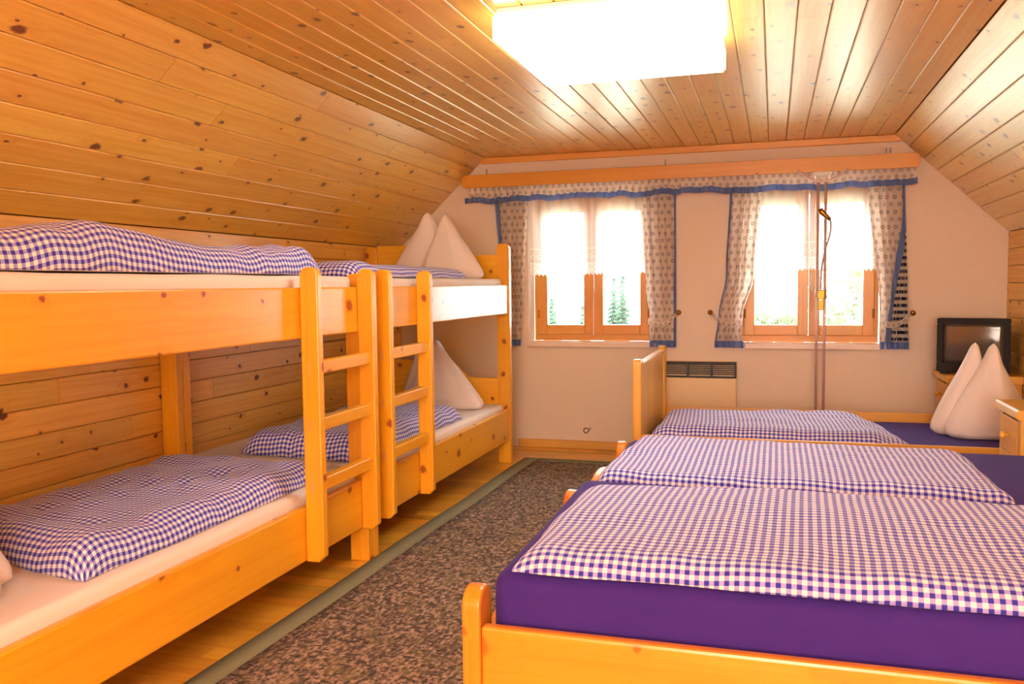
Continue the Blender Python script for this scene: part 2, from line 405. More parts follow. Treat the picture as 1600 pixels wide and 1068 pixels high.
def tube(bm, pts, r, n=8, cap=True):
    pts = [Vector(p) for p in pts]; rings = []
    for i, p in enumerate(pts):
        d = (pts[min(i + 1, len(pts) - 1)] - pts[max(i - 1, 0)]).normalized()
        a = d.orthogonal().normalized() if i == 0 else (prev - d * prev.dot(d)).normalized()
        prev = a; b = d.cross(a)
        rr = r[i] if isinstance(r, (list, tuple)) else r
        rings.append([bm.verts.new(p + rr * (math.cos(2 * PI * k / n) * a + math.sin(2 * PI * k / n) * b)) for k in range(n)])
    for A, B in zip(rings[:-1], rings[1:]):
        for k in range(n): bm.faces.new((A[k], A[(k + 1) % n], B[(k + 1) % n], B[k]))
    if cap: bm.faces.new(rings[0][::-1]); bm.faces.new(rings[-1])

def lathe(bm, prof, c, axis='z', n=16):
    """prof: (radius, height) list"""
    rings = []
    for r, h in prof:
        ring = []
        for k in range(n):
            a = 2 * PI * k / n; x, y = r * math.cos(a), r * math.sin(a)
            p = {'z': (x, y, h), 'y': (x, h, y), 'x': (h, x, y)}[axis]
            ring.append(bm.verts.new(Vector(c) + Vector(p)))
        rings.append(ring)
    for A, B in zip(rings[:-1], rings[1:]):
        for k in range(n): bm.faces.new((A[k], A[(k + 1) % n], B[(k + 1) % n], B[k]))
    bm.faces.new(rings[0][::-1]); bm.faces.new(rings[-1]); bmesh.ops.recalc_face_normals(bm, faces=bm.faces)

def grid_mesh(bm, S, us, vs, uvf=None, mat_index=0):
    V = [[bm.verts.new(S(u, v)) for v in vs] for u in us]
    uvl = bm.loops.layers.uv.verify()
    for i in range(len(us) - 1):
        for j in range(len(vs) - 1):
            f = bm.faces.new((V[i][j], V[i + 1][j], V[i + 1][j + 1], V[i][j + 1])); f.smooth = True; f.material_index = mat_index
            if uvf:
                for lp, (a, b) in zip(f.loops, ((i, j), (i + 1, j), (i + 1, j + 1), (i, j + 1))): lp[uvl].uv = uvf(us[a], vs[b])
    return V
def lerp(a, b, t): return a + (b - a) * t
def frange(a, b, n): return [a + (b - a) * i / n for i in range(n + 1)]
def smooth01(t): t = max(0.0, min(1.0, t)); return t * t * (3 - 2 * t)
def interp(t, tab):
    if t <= tab[0][0]: return tab[0][1]
    for (a, x), (b, y) in zip(tab[:-1], tab[1:]):
        if t <= b: return lerp(x, y, smooth01((t - a) / (b - a)))
    return tab[-1][1]

# ------------------------------------------------------------------ room shell
XL, XR, YN, YW = -2.635, 1.354, -4.0, 5.86
ZC, ZL, ZR = 2.05, 1.425, 1.435
XCL, XCR = -1.962, 0.714
TB = 0.014                                    # plank thickness
rnd = random.Random(3)

# floor: slab and the strips that show
bm = bmesh.new(); bm_box(bm, (XL - 0.2, YN - 0.1, -0.12), (XR + 0.2, YW + 0.2, -0.013))
floor = struct(link_mesh('floor', bm, M['gap']))
y = YN; row = 0
while y < YW - 0.005:
    wd = min(0.075, YW - y)
    if y > 1.2:
        x_end = XR if y > 5.28 else -1.2
        for a, b in cuts(XL, x_end, 0.7, 1.3, rnd):
            board('floor_plank', floor, ((a + b) / 2, y + wd / 2, -0.0065), (1, 0, 0), (0, 0, 1), b - a - 0.0008, wd - 0.0008, 0.013, M['floor'], 0.0006)
    y += wd
# the rest, under rug and beds and behind the camera, stays one sheet of the same strips
bm = bmesh.new()
bm_box(bm, (-1.2, 1.2, -0.013), (XR, 5.30, -0.0005)); bm_box(bm, (XL, YN, -0.013), (XR, 1.2, -0.0005))
o = link_mesh('floor_field', bm, M['floor'], floor)

# ceiling
bm = bmesh.new(); bm_box(bm, (XCL - 0.03, YN, ZC + TB - 0.001), (XCR + 0.03, YW, ZC + 0.1))
ceiling = struct(link_mesh('ceiling', bm, M['gap']))
nrow = 25; pw = (XCR - XCL) / nrow
for i in range(nrow):
    x = XCL + (i + 0.5) * pw
    for a, b in cuts(YN, YW - 0.012, 2.0, 4.2, rnd):
        board('ceiling_plank', ceiling, (x, (a + b) / 2, ZC + TB / 2), (0, 1, 0), (0, 0, -1), b - a - 0.002, pw - 0.0025, TB, M['ceil'], 0.004)

def slope(name, x0, z0, x1, z1, nrow, inward):
    d = Vector((x1 - x0, 0, z1 - z0)); L = d.length; d.normalize(); n = Vector(inward).normalized()
    n = (n - d * n.dot(d)).normalized()
    bm = bmesh.new()
    A, B = Vector((x0, 0, z0)), Vector((x1, 0, z1))
    ps = [A - n * (TB - 0.001), B - n * (TB - 0.001), B - n * 0.1, A - n * 0.1]
    v0 = [bm.verts.new(p + Vector((0, YN, 0))) for p in ps]; v1 = [bm.verts.new(p + Vector((0, YW, 0))) for p in ps]
    bm.faces.new(v0); bm.faces.new(v1[::-1])
    for i in range(4): bm.faces.new((v0[i], v1[i], v1[(i + 1) % 4], v0[(i + 1) % 4]))
    bmesh.ops.recalc_face_normals(bm, faces=bm.faces)
    s = struct(link_mesh(name, bm, M['gap'])); h = L / nrow
    for i in range(nrow):
        c = A + d * (i + 0.5) * h - n * TB / 2
        for a, b in cuts(YN, YW - 0.003, 1.8, 4.0, rnd):
            board('slope_plank', s, (c.x, (a + b) / 2, c.z), (0, 1, 0), n, b - a - 0.002, h - 0.0022, TB, M['ceil'], 0.0035)
    return s
slope('ceiling_left', XL, ZL, XCL, ZC, 8, (1, 0, -1))
slope('ceiling_right', XR, ZR, XCR, ZC, 8, (-1, 0, -1))

# side walls
def side_wall(name, x, ztop, sgn, ylo):
    bm = bmesh.new()
    bm_box(bm, (min(x - sgn * TB, x - sgn * 0.2), YN, -0.1), (max(x - sgn * TB, x - sgn * 0.2), YW + 0.3, ztop + 0.02))
    s = struct(link_mesh(name, bm, M['gap'])); n = 14; h = ztop / n
    for i in range(n):
        for a, b in cuts(ylo, YW - 0.002, 1.2, 3.0, rnd):
            board('wall_plank', s, (x - sgn * TB / 2, (a + b) / 2, (i + 0.5) * h), (0, 1, 0), (sgn, 0, 0), b - a - 0.002, h - 0.0022, TB, M['wallwood'], 0.003)
    return s
side_wall('wall_left', XL, ZL, 1, YN)
side_wall('wall_right', XR, ZR, -1, YN)

# far gable wall with two openings
W1 = (-1.655, -0.78); W2 = (-0.225, 0.662); WZ0, WZ1 = 0.75, 1.79; WT = 0.30
def roof(x):
    if x < XCL: return 0.06 + lerp(ZL, ZC, (x - XL) / (XCL - XL))
    if x > XCR: return 0.06 + lerp(ZC, ZR, (x - XCR) / (XR - XCR))
    return ZC + 0.06
def gable(name, yf, sgn, openings):
    bm = bmesh.new()
    xs = sorted({XL - 0.15, XCL, XCR, XR + 0.15, *[q for o_ in openings for q in o_[:2]]})
    def piece(x0, x1, za0, za1, zb0, zb1):
        f = [Vector((x0, yf, za0)), Vector((x1, yf, za1)), Vector((x1, yf, zb1)), Vector((x0, yf, zb0))]
        v0 = [bm.verts.new(p) for p in f]; v1 = [bm.verts.new(p + Vector((0, sgn * WT, 0))) for p in f]
        bm.faces.new(v0); bm.faces.new(v1[::-1])
        for i in range(4): bm.faces.new((v0[i], v1[i], v1[(i + 1) % 4], v0[(i + 1) % 4]))
    for x0, x1 in zip(xs[:-1], xs[1:]):
        op = [o_ for o_ in openings if o_[0] - 1e-6 <= x0 and x1 <= o_[1] + 1e-6]
        if op:
            piece(x0, x1, -0.1, -0.1, op[0][2], op[0][2]); piece(x0, x1, op[0][3], op[0][3], roof(x0), roof(x1))
        else: piece(x0, x1, -0.1, -0.1, roof(x0), roof(x1))
    bmesh.ops.recalc_face_normals(bm, faces=bm.faces)
    return struct(link_mesh(name, bm, M['plaster']))
wall_back = gable('wall_back', YW, 1, [(*W1, WZ0 - 0.03, WZ1), (*W2, WZ0 - 0.03, WZ1)])
gable('wall_front', YN, -1, [])

# white painted reveals
def reveal(parent, W):
    for n_, lo, hi in (('reveal', (W[0] - 0.001, YW + 0.002, WZ0), (W[0] + 0.006, YW + 0.13, WZ1)), ('reveal', (W[1] - 0.006, YW + 0.002, WZ0), (W[1] + 0.001, YW + 0.13, WZ1)),
                       ('reveal', (W[0], YW + 0.002, WZ1 - 0.006), (W[1], YW + 0.13, WZ1 + 0.001))):
        box(n_, lo, hi, M['white_paint'], parent, bevel=0)

def window(name, W):
    t = bpy.data.objects.new(name, None); COL.objects.link(t); t.location = ((W[0] + W[1]) / 2, YW + 0.13, WZ0); struct(t)
    y0, y1 = YW + 0.13, YW + 0.19; x0, x1 = W[0] + 0.012, W[1] - 0.012; z0, z1 = WZ0, WZ1 - 0.01
    reveal(t, W)
    box('sill', (W[0] - 0.008, YW - 0.035, WZ0 - 0.035), (W[1] + 0.02, YW + 0.13, WZ0), M['sill'], t, bevel=0.004)
    fw = 0.045
    box('window_frame', (x0, y0, z0), (x1, y1, z0 + fw), M['winwood'], t, 'x')
    fz = z1 - 0.06
    box('window_frame', (x0, y0, fz), (x1, y1, z1), M['winwood'], t, 'x')
    box('window_frame', (x0, y0, z0 + fw), (x0 + fw * 0.6, y1, fz), M['winwood'], t, 'z')
    box('window_frame', (x1 - fw * 0.6, y0, z0 + fw), (x1, y1, fz), M['winwood'], t, 'z')
    xm = (x0 + x1) / 2 + 0.004; st = 0.067; a0, a1 = x0 + fw * 0.6, x1 - fw * 0.6; b0, b1 = z0 + fw + 0.001, fz - 0.001
    for (s0, s1) in ((a0, xm - 0.002), (xm + 0.002, a1)):
        ys0, ys1 = y0 - 0.006, y0 + 0.045
        sash = box('sash', (s0, ys0, b0), (s0 + st, ys1, b1), M['winwood'], t, 'z')
        box('sash_stile', (s1 - st, ys0, b0), (s1, ys1, b1), M['winwood'], t, 'z')
        box('sash_rail', (s0 + st, ys0 + 0.001, b0), (s1 - st, ys1, b0 + st), M['winwood'], t, 'x')
        box('sash_rail', (s0 + st, ys0 + 0.001, b1 - st), (s1 - st, ys1, b1), M['winwood'], t, 'x')
        box('pane', (s0 + st - 0.004, y0 + 0.018, b0 + st - 0.004), (s1 - st + 0.004, y0 + 0.023, b1 - st + 0.004), M['glass'], t, bevel=0)
    for xh in (a0 + 0.004, a1 - 0.004):
        bm = bmesh.new(); tube(bm, [(0, 0, -0.03), (0, 0, 0.03)], 0.007, 8)
        link_mesh('hinge', bm, M['brass'], t, (xh, y0 - 0.012, z0 + 0.19))
    return t
win1 = window('window_1', W1); win2 = window('window_2', W2)

# skirting, ceiling trim
struct(box('baseboard_back', (XL + 0.9, YW - 0.018, 0), (XR - 0.02, YW, 0.058), M['trim'], None, 'x', 0.004))
struct(box('trim_1', (-1.99, YW - 0.022, 2.006), (0.755, YW - 0.001, ZC - 0.001), M['trim'], None, 'x', 0.004))

# ------------------------------------------------------------------ outside
bm = bmesh.new(); bm_box(bm, (-40, YW + 0.6, -3.2), (40, 45, -3.0))
g = link_mesh('ground', bm, M['ground']); struct(g)
def fir(label, x, y, H, spread, seed):
    r = random.Random(seed); t = thing('fir_tree', label, 'tree', (x, y, -3.0), None)
    bm = bmesh.new(); tube(bm, [(0, 0, 0), (0, 0, H * 0.96)], [0.12, 0.02], 8); link_mesh('trunk', bm, M['bark'], t, (x, y, -3.0))
    bm = bmesh.new(); n = 26
    for i in range(n):
        f = i / (n - 1); z = H * (0.12 + 0.86 * f); R = spread * (1 - f) ** 0.9 + 0.05; k = max(5, int(11 * (1 - f)) + 4)
        for j in range(k):
            a = 2 * PI * (j + r.random()) / k; L = R * r.uniform(0.6, 1.1); wd = 0.12 + 0.10 * L
            d = Vector((math.cos(a), math.sin(a), 0)); s = Vector((-d.y, d.x, 0))
            p0 = Vector((0, 0, z)); p1 = p0 + d * L * 0.6 + Vector((0, 0, -0.10 * L)); p2 = p0 + d * L + Vector((0, 0, -0.30 * L))
            v = [bm.verts.new(p0 + Vector((0, 0, .06))), bm.verts.new(p1 + s * wd), bm.verts.new(p2), bm.verts.new(p1 - s * wd), bm.verts.new(p1 + Vector((0, 0, -.12)))]
            bm.faces.new((v[0], v[1], v[4])); bm.faces.new((v[0], v[4], v[3])); bm.faces.new((v[1], v[2], v[4])); bm.faces.new((v[4], v[2], v[3]))
    link_mesh('foliage', bm, M['needle'], t, (x, y, -3.0))
def leafy(label, x, y, H, R, seed):
    r = random.Random(seed); t = thing('leafy_tree', label, 'tree', (x, y, -3.0), None)
    bm = bmesh.new(); tube(bm, [(0, 0, 0), (0.05, 0, H * 0.5), (0, 0.1, H * 0.8)], [0.13, 0.08, 0.03], 8)
    for _ in range(7):
        a = r.uniform(0, 2 * PI); z = H * r.uniform(0.3, 0.6)
        tube(bm, [(0.03, 0, z), (math.cos(a) * R * .7, math.sin(a) * R * .7, z + H * .22)], [0.04, 0.015], 6)
    link_mesh('trunk', bm, M['bark'], t, (x, y, -3.0)); bm = bmesh.new()
    for _ in range(4200):
        a = r.uniform(0, 2 * PI); q = r.random() ** 0.5; zz = r.uniform(-1, 1); q *= math.sqrt(1 - zz * zz)
        p = Vector((math.cos(a) * q * R, math.sin(a) * q * R, H * 0.62 + zz * H * 0.38))
        if noise.noise(p * 1.6 + Vector((seed, 0, 0))) < -0.08: continue
        d = Vector((r.uniform(-1, 1), r.uniform(-1, 1), r.uniform(-1, 1))).normalized(); e = d.orthogonal().normalized(); s = r.uniform(0.05, 0.1)
        bm.faces.new([bm.verts.new(p + v) for v in (d * s, e * s * .6, -d * s, -e * s * .6)])
    link_mesh('foliage', bm, M['leaf'], t, (x, y, -3.0))
fir('slim fir tree outside the left window, seen through its right pane', -4.87, 29.0, 4.45, 0.8, 11)
fir('slightly shorter fir beside the slim one, behind the right pane of the left window', -5.8, 32.5, 4.4, 0.75, 12)
fir('low fir tree top seen at the bottom of the left pane of the left window', -7.1, 28.0, 3.7, 0.8, 13)
fir('low fir tree top in the right corner of the left pane of the left window', -5.65, 26.3, 3.5, 0.7, 14)
leafy('pale green leafy tree behind the left pane of the right window', 0.1, 15.0, 5.2, 0.85, 21)
leafy('pale green leafy tree behind the right pane of the right window', 1.2, 18.0, 5.4, 0.95, 22)

# ------------------------------------------------------------------ bunk beds
PX0, PX1 = -1.70, -1.615                        # aisle posts
BX0, BX1 = -2.625, -2.54                        # wall posts
def s_profile(x0, x1, zb, zlow, zhigh):
    """head panel: low beside the posts, rising in an S to a plateau"""
    pts = [(x0, zb), (x1, zb)]
    L = x1 - x0
    for i in range(33):
        f = i / 32; x = x1 - f * L
        z = lerp(zlow, zhigh, smooth01((f - 0.22) / 0.2))
        pts.append((x, z))
    return pts
def bunk(label, ya, yb, head_far):
    t = thing('bunk_bed', label, 'bunk bed', ((BX0 + PX1) / 2, (ya + yb) / 2, 0), 'bunk beds along the wooden wall')
    pt = 0.045; mt = M['bunk']
    for end, (y0, y1) in (('far', (yb - pt, yb)), ('near', (ya, ya + pt))):
        head = (end == 'far') == head_far
        ztop = 1.418 if head else 1.205
        prism('post', round_top(PX0, PX1, 0, ztop, 0.04), 'y', y0, y1, mt, t, 'z', 0.004)
        prism('post', round_top(BX0, BX1, 0, ztop, 0.04), 'y', y0, y1, mt, t, 'z', 0.004)
        yy0, yy1 = y0 + 0.010, y1 - 0.010
        if head:
            prism('headboard', s_profile(BX1, PX0, 0.99, 1.345, 1.418), 'y', yy0, yy1, mt, t, 'x', 0.003)
            prism('headboard', s_profile(BX1, PX0, 0.20, 0.55, 0.66), 'y', yy0, yy1, mt, t, 'x', 0.003)
        else:
            box('end_rail', (BX1, yy0, 0.968), (PX0, yy1, 1.15), mt, t, 'x', 0.004)
            box('end_rail', (BX1, yy0, 0.16), (PX0, yy1, 0.35), mt, t, 'x', 0.004)
    r0, r1 = ya + pt + 0.0005, yb - pt - 0.0005
    for z0, z1 in ((0.966, 1.15), (0.152, 0.352)):
        box('side_rail', (-1.655, r0, z0), (-1.625, r1, z1), mt, t, 'y', 0.006)
        box('side_rail', (BX0 + 0.005, r0, z0), (BX0 + 0.035, r1, z1), mt, t, 'y', 0.006)
        for i in range(9):
            yy = lerp(r0 + 0.08, r1 - 0.08, i / 8)
            box('slat', (BX0 + 0.036, yy - 0.04, z0 + 0.07), (-1.656, yy + 0.04, z0 + 0.09), M['trim'], t, 'x', 0)
    return t
YB0, YB1, YB2, YB3 = 1.215, 3.262, 3.268, 5.315
b_near = bunk('nearer pine bunk bed, its head end cut off by the left edge', YB0, YB1, False)
b_far = bunk('pine bunk bed beyond the ladders, with tall posts against the window wall', YB2, YB3, True)
# quarter-round brackets under the far upper bunk, and a ledge box behind its head
n_ = 10
pts = [(-2.56, 0.965), (-2.33, 0.965)] + [(-2.33 - 0.20 * math.sin(PI / 2 * i / n_) , 0.72 + 0.225 * math.cos(PI / 2 * i / n_)) for i in range(n_ + 1)] + [(-2.56, 0.70)]
prism('bracket', pts, 'y', 5.225, 5.262, M['bunk'], b_far, 'x', 0.003)

def ladder(label, y0, y1):
    t = thing('bunk_ladder', label, 'ladder', (-1.59, (y0 + y1) / 2, 0.15), 'bunk ladders')
    st = 0.036; x0, x1 = -1.6245, -1.553
    for a in (y0, y1 - st):
        pts = round_top(x0, x1, 0.15, 1.222, 0.03)
        pts[1] = (x1, 0.172); pts.insert(1, (x1 - 0.022, 0.15))
        prism('stile', pts, 'y', a, a + st, M['bunk'], t, 'z', 0.005)
        for zc in (0.860, 0.650, 0.428):       # through-tenons
            f = a - 0.0008 if a == y0 else a + st - 0.0005
            box('tenon', (-1.60, f, zc - 0.022), (-1.587, f + 0.0014, zc + 0.022), M['trim'], t, 'y', 0)
    for zc in (0.860, 0.650, 0.428):
        box('rung', (-1.608, y0 + st - 0.001, zc - 0.024), (-1.570, y1 - st + 0.001, zc + 0.024), M['bunk'], t, 'y', 0.004)
    return t
ladder('pine ladder with three rungs on the nearer bunk bed', 2.735, 3.215)
ladder('pine ladder with three rungs on the bunk bed by the window wall', 3.34, 3.825)

def mattress(name, label, lo, hi, mat, group=None, r=0.04, sag=0.004):
    lo, hi = Vector(lo), Vector(hi); bm = bmesh.new(); bm_box(bm, lo, hi)
    bmesh.ops.recalc_face_normals(bm, faces=bm.faces)
    bmesh.ops.bevel(bm, geom=bm.edges[:], offset=r, segments=5, affect='EDGES', profile=0.5)
    bmesh.ops.subdivide_edges(bm, edges=[e for e in bm.edges if e.calc_length() > 0.3], cuts=14, use_grid_fill=True)
    for v in bm.verts:
        v.co.z += sag * noise.noise(v.co * 3.0) ; v.co.y += sag * 0.6 * noise.noise(v.co * 4 + Vector((5, 2, 1)))
    c = (lo + hi) / 2; c.z = lo.z
    for v in bm.verts: v.co -= c
    return tag(link_mesh(name, bm, mat, None, c, True), label, 'mattress', group)
MX0, MX1 = -2.585, -1.66
gm = 'white sheeted bunk mattresses'
mattress('bunk_mattress', 'white sheeted mattress on the nearer lower bunk', (MX0, YB0 + 0.05, 0.242), (MX1, YB1 - 0.05, 0.392), M['sheet_white'], gm, 0.022)
mattress('bunk_mattress', 'white sheeted mattress on the nearer upper bunk', (MX0, YB0 + 0.05, 1.056), (MX1, YB1 - 0.05, 1.194), M['sheet_white'], gm, 0.022)
mattress('bunk_mattress', 'white sheeted mattress on the lower bunk by the window wall', (MX0, YB2 + 0.05, 0.242), (MX1, YB3 - 0.05, 0.385), M['sheet_white'], gm, 0.022)
mattress('bunk_mattress', 'white sheeted mattress on the upper bunk by the window wall', (MX0, YB2 + 0.05, 1.056), (MX1, YB3 - 0.05, 1.190), M['sheet_white'], gm, 0.022)

# ------------------------------------------------------------------ duvets and pillows
def duvet(label, A, B, Cc, D, z0, T, seed, nu=100, nv=70, r=0.10, wr=0.010, extra=None, rot=0.0, group='gingham duvets'):
    """A B C D: corners of the folded duvet on the mattress; u runs A->B, v runs A->D"""
    A, B, Cc, D = [Vector((*p, 0)) for p in (A, B, Cc, D)]
    Lu = ((B - A).length + (Cc - D).length) / 2; Lv = ((D - A).length + (Cc - B).length) / 2
    sd = Vector((seed * 7.1, seed * 3.3, seed * 1.7))
    def axis(n, L):
        e = r / L; k = 9
        return [e * (1 - math.cos(PI / 2 * i / k)) for i in range(k)] + frange(e, 1 - e, n) + [1 - e * (1 - math.cos(PI / 2 * i / k)) for i in range(k - 1, -1, -1)]
    us, vs = axis(nu, Lu), axis(nv, Lv)
    def prof(e, L):
        q = min(min(e, 1 - e) * L / r, 1.0); return math.sqrt(max(0.0, 1 - (1 - q) ** 2.2))
    def S(u, v):
        p = A.lerp(B, u).lerp(D.lerp(Cc, u), v)
        q = Vector((u * Lu, v * Lv, 0)) + sd
        edge = max(0, 1 - min(min(u, 1 - u) * Lu, min(v, 1 - v) * Lv) / 0.12)
        wob = 0.016 * edge
        p = p + Vector((noise.noise(q * 4.0), noise.noise(q * 4.0 + Vector((9, 4, 2))), 0)) * wob
        pf = prof(u, Lu) * prof(v, Lv)
        h = T * pf
        big = noise.noise(Vector((q.x * 1.5, q.y * 2.0, seed))) * 0.16
        wrk = abs(noise.noise(Vector((q.x * 3.0 + q.y * 2, q.y * 7.0 - q.x, seed + 4)))) * wr + noise.noise(Vector((q.x * 11, q.y * 6, seed))) * wr * 0.5
        h = h * (1 + big) + wrk * min(1, pf * 1.5)
        if extra: h += extra(u, v) * min(1.0, pf * 1.3)
        return Vector((p.x, p.y, z0 + max(h, 0.0) + 0.004))
    G = [[S(u, v) for v in vs] for u in us]
    nU, nV = len(us), len(vs)
    Ut = [[0.0] * nV for _ in us]; Vt = [[0.0] * nV for _ in us]
    for j in range(nV):
        for i in range(1, nU): Ut[i][j] = Ut[i - 1][j] + (G[i][j] - G[i - 1][j]).length
        mid = Ut[nU // 2][j]
        for i in range(nU): Ut[i][j] -= mid
    for i in range(nU):
        for j in range(1, nV): Vt[i][j] = Vt[i][j - 1] + (G[i][j] - G[i][j - 1]).length
        mid = Vt[i][nV // 2]
        for j in range(nV): Vt[i][j] -= mid
    c = (A + B + Cc + D) / 4; c.z = z0
    bm = bmesh.new(); uvl = bm.loops.layers.uv.verify()
    top = [[bm.verts.new(G[i][j] - c) for j in range(nV)] for i in range(nU)]
    for i in range(nU - 1):
        for j in range(nV - 1):
            f = bm.faces.new((top[i][j], top[i + 1][j], top[i + 1][j + 1], top[i][j + 1])); f.smooth = True
            for lp, (a, b) in zip(f.loops, ((i, j), (i + 1, j), (i + 1, j + 1), (i, j + 1))): lp[uvl].uv = (Ut[a][b], Vt[a][b])
    rim = [top[i][0] for i in range(nU)] + [top[nU - 1][j] for j in range(1, nV)] + [top[i][nV - 1] for i in range(nU - 2, -1, -1)] + [top[0][j] for j in range(nV - 2, 0, -1)]
    low = [bm.verts.new(Vector((v.co.x * 0.985, v.co.y * 0.985, 0.003))) for v in rim]
    n = len(rim)
    for k in range(n): bm.faces.new((rim[k], low[k], low[(k + 1) % n], rim[(k + 1) % n]))
    bm.faces.new(low)
    bmesh.ops.recalc_face_normals(bm, faces=bm.faces)
    return tag(link_mesh('duvet', bm, M['gingham'], None, c), label, 'duvet', group)

def hump(cu, cv, su, sv, h): return lambda u, v: h * math.exp(-((u - cu) / su) ** 2 - ((v - cv) / sv) ** 2)
# u runs along the bed (y), v across
duvet('gingham duvet on the nearer lower bunk', (-1.70, 1.775), (-1.70, 3.02), (-2.44, 3.08), (-2.44, 1.90), 0.392, 0.064, 1, r=0.09, wr=0.022, extra=lambda u, v: 0.018 * math.exp(-((u - 0.07) / 0.07) ** 2) + 0.010 * math.exp(-((v - 0.12) / 0.1) ** 2))
e_ = [hump(0.33, 0.12, 0.14, 0.35, 0.035), hump(0.93, 0.3, 0.08, 0.5, 0.02), hump(0.6, 0.5, 0.1, 0.5, -0.012)]
duvet('gingham duvet heaped up on the nearer upper bunk', (-1.675, 1.40), (-1.675, 3.00), (-2.42, 3.02), (-2.42, 1.42), 1.1955, 0.085, 2, r=0.09, wr=0.024, extra=lambda u, v: sum(f(u, v) for f in e_))
duvet('gingham duvet with a rumpled end on the lower bunk by the window wall', (-1.72, 3.34), (-1.70, 4.60), (-2.36, 4.52), (-2.34, 3.40), 0.385, 0.09, 3, r=0.10, wr=0.022, extra=hump(0.08, 0.5, 0.12, 0.7, 0.02))
duvet('flatter gingham duvet on the upper bunk by the window wall', (-1.70, 3.325), (-1.69, 4.70), (-2.4, 4.66), (-2.42, 3.33), 1.190, 0.052, 4, r=0.08, wr=0.010, extra=hump(0.1, 0.2, 0.07, 0.5, 0.02))

def pillow(label, c, half, H, peaks, depth, seed, rz=0.0, spread=0.05, group='white pillows set up in two points'):
    """a pillow stood on its long side with its two upper corners pulled up into points"""
    bm = bmesh.new(); N = 40; K = 30
    for li, (pxk, hk, lo, hi) in enumerate(peaks):
        rings = []
        yo = (-spread if li == 1 else spread)
        for k in range(K + 1):
            t = k / K; tz = t ** 0.9
            side = (1 - tz) ** 1.05
            L = lerp(pxk - 0.014, lo, side); R = lerp(pxk + 0.014, hi, side)
            bulge = 0.012 * math.sin(PI * min(1, t * 1.3)) ** 2 * (1 - t)
            L -= bulge; R += bulge
            if t < 0.12:
                q = math.sqrt(max(0, 1 - (1 - t / 0.12) ** 2)); ins = (1 - q) * 0.05; L += ins; R -= ins
            dp = depth * (0.35 + 0.65 * (1 - t) ** 0.8) * (0.75 + 0.25 * min(1, t / 0.12))
            if t > 0.93: s = math.sqrt(max(0.02, 1 - ((t - 0.93) / 0.07) ** 2)); mid = (L + R) / 2; L, R = mid + (L - mid) * s, mid + (R - mid) * s; dp *= s
            ring = []
            for a in range(N):
                th = 2 * PI * a / N
                cxn, sn = math.cos(th), math.sin(th)
                x = (L + R) / 2 + (R - L) / 2 * math.copysign(abs(cxn) ** 0.8, cxn)
                yv = yo * (1 - 0.35 * t) + dp * math.copysign(abs(sn) ** 1.0, sn)
                z = hk * tz
                q = Vector((x * 5, yv * 5, z * 5 + seed))
                fan = (x - pxk) / (0.06 + hk - z)
                wv = 0.010 * noise.noise(q) + 0.012 * min(1, (1 - t) * 4) * noise.noise(Vector((fan * 5, z * 1.5, seed + 3 + li))) - 0.010 * math.exp(-((fan - 0.28) / 0.05) ** 2) * min(1, (1 - t) * 3)
                ring.append(bm.verts.new(Vector((x, yv + (wv if sn < 0 else -wv), z))))
            rings.append(ring)
        for A_, B_ in zip(rings[:-1], rings[1:]):
            for a in range(N): bm.faces.new((A_[a], A_[(a + 1) % N], B_[(a + 1) % N], B_[a]))
        bm.faces.new(rings[0][::-1]); bm.faces.new(rings[-1])
    bmesh.ops.recalc_face_normals(bm, faces=bm.faces)
    o = tag(link_mesh('pillow', bm, M['linen'], None, c, True), label, 'pillow', group); o.rotation_euler = (0, 0, rz); return o
pillow('white pillow standing in two points on the upper bunk', (-2.01, 5.10, 1.192), 0.32, 0.42, [(-0.10, 0.425, -0.39, 0.18), (0.045, 0.402, -0.14, 0.325)], 0.085, 1)
pillow('white pillow standing in a point on the lower bunk by the window wall', (-2.01, 5.06, 0.387), 0.32, 0.42, [(-0.13, 0.44, -0.30, 0.16), (-0.02, 0.43, -0.25, 0.33)], 0.09, 2)
pillow('white pillow at the left edge, on the nearer lower bunk', (-2.08, 1.63, 0.398), 0.3, 0.3, [(-0.05, 0.32, -0.25, 0.24), (0.04, 0.31, -0.2, 0.315)], 0.085, 3)

# ------------------------------------------------------------------ double bed in front
XF = -0.68
def arch(y0, y1, zb, zlow, zpk):
    pts = [(y0, zb), (y1, zb)]
    for i in range(41):
        f = i / 40; y = lerp(y1, y0, f); pts.append((y, zlow + (zpk - zlow) * math.sin(PI * f) ** 1.6))
    return pts
dbl = thing('double_bed', 'wide spruce bed frame with low rounded foot posts', 'bed', (0.3, 2.86, 0))
HXB = 1.315
for y0, y1, zt in ((1.81, 1.905, 0.455), (2.815, 2.91, 0.442), (3.845, 3.94, 0.428)):
    prism('foot_post', round_top(y0, y1, 0.0125, zt, 0.045), 'x', XF, XF + 0.045, M['bedwood'], dbl, 'z', 0.008)
    box('head_post', (HXB - 0.045, y0, 0), (HXB, y1, 0.50), M['bedwood'], dbl, 'z', 0.006)
for y0, y1 in ((1.905, 2.815), (2.91, 3.845)):
    prism('footboard', arch(y0, y1, 0.15, 0.30, 0.405), 'x', XF + 0.005, XF + 0.04, M['bedwood'], dbl, 'y', 0.008)
    box('headboard', (HXB - 0.04, y0, 0.15), (HXB - 0.008, y1, 0.48), M['bedwood'], dbl, 'y', 0.004)
for y0 in (1.815, 3.90):
    box('side_rail', (XF + 0.0455, y0, 0.14), (HXB - 0.0455, y0 + 0.032, 0.372), M['bedwood'], dbl, 'x', 0.008)
box('centre_rail', (XF + 0.0455, 2.84, 0.14), (HXB - 0.0455, 2.87, 0.30), M['bedwood'], dbl, 'x', 0.004)
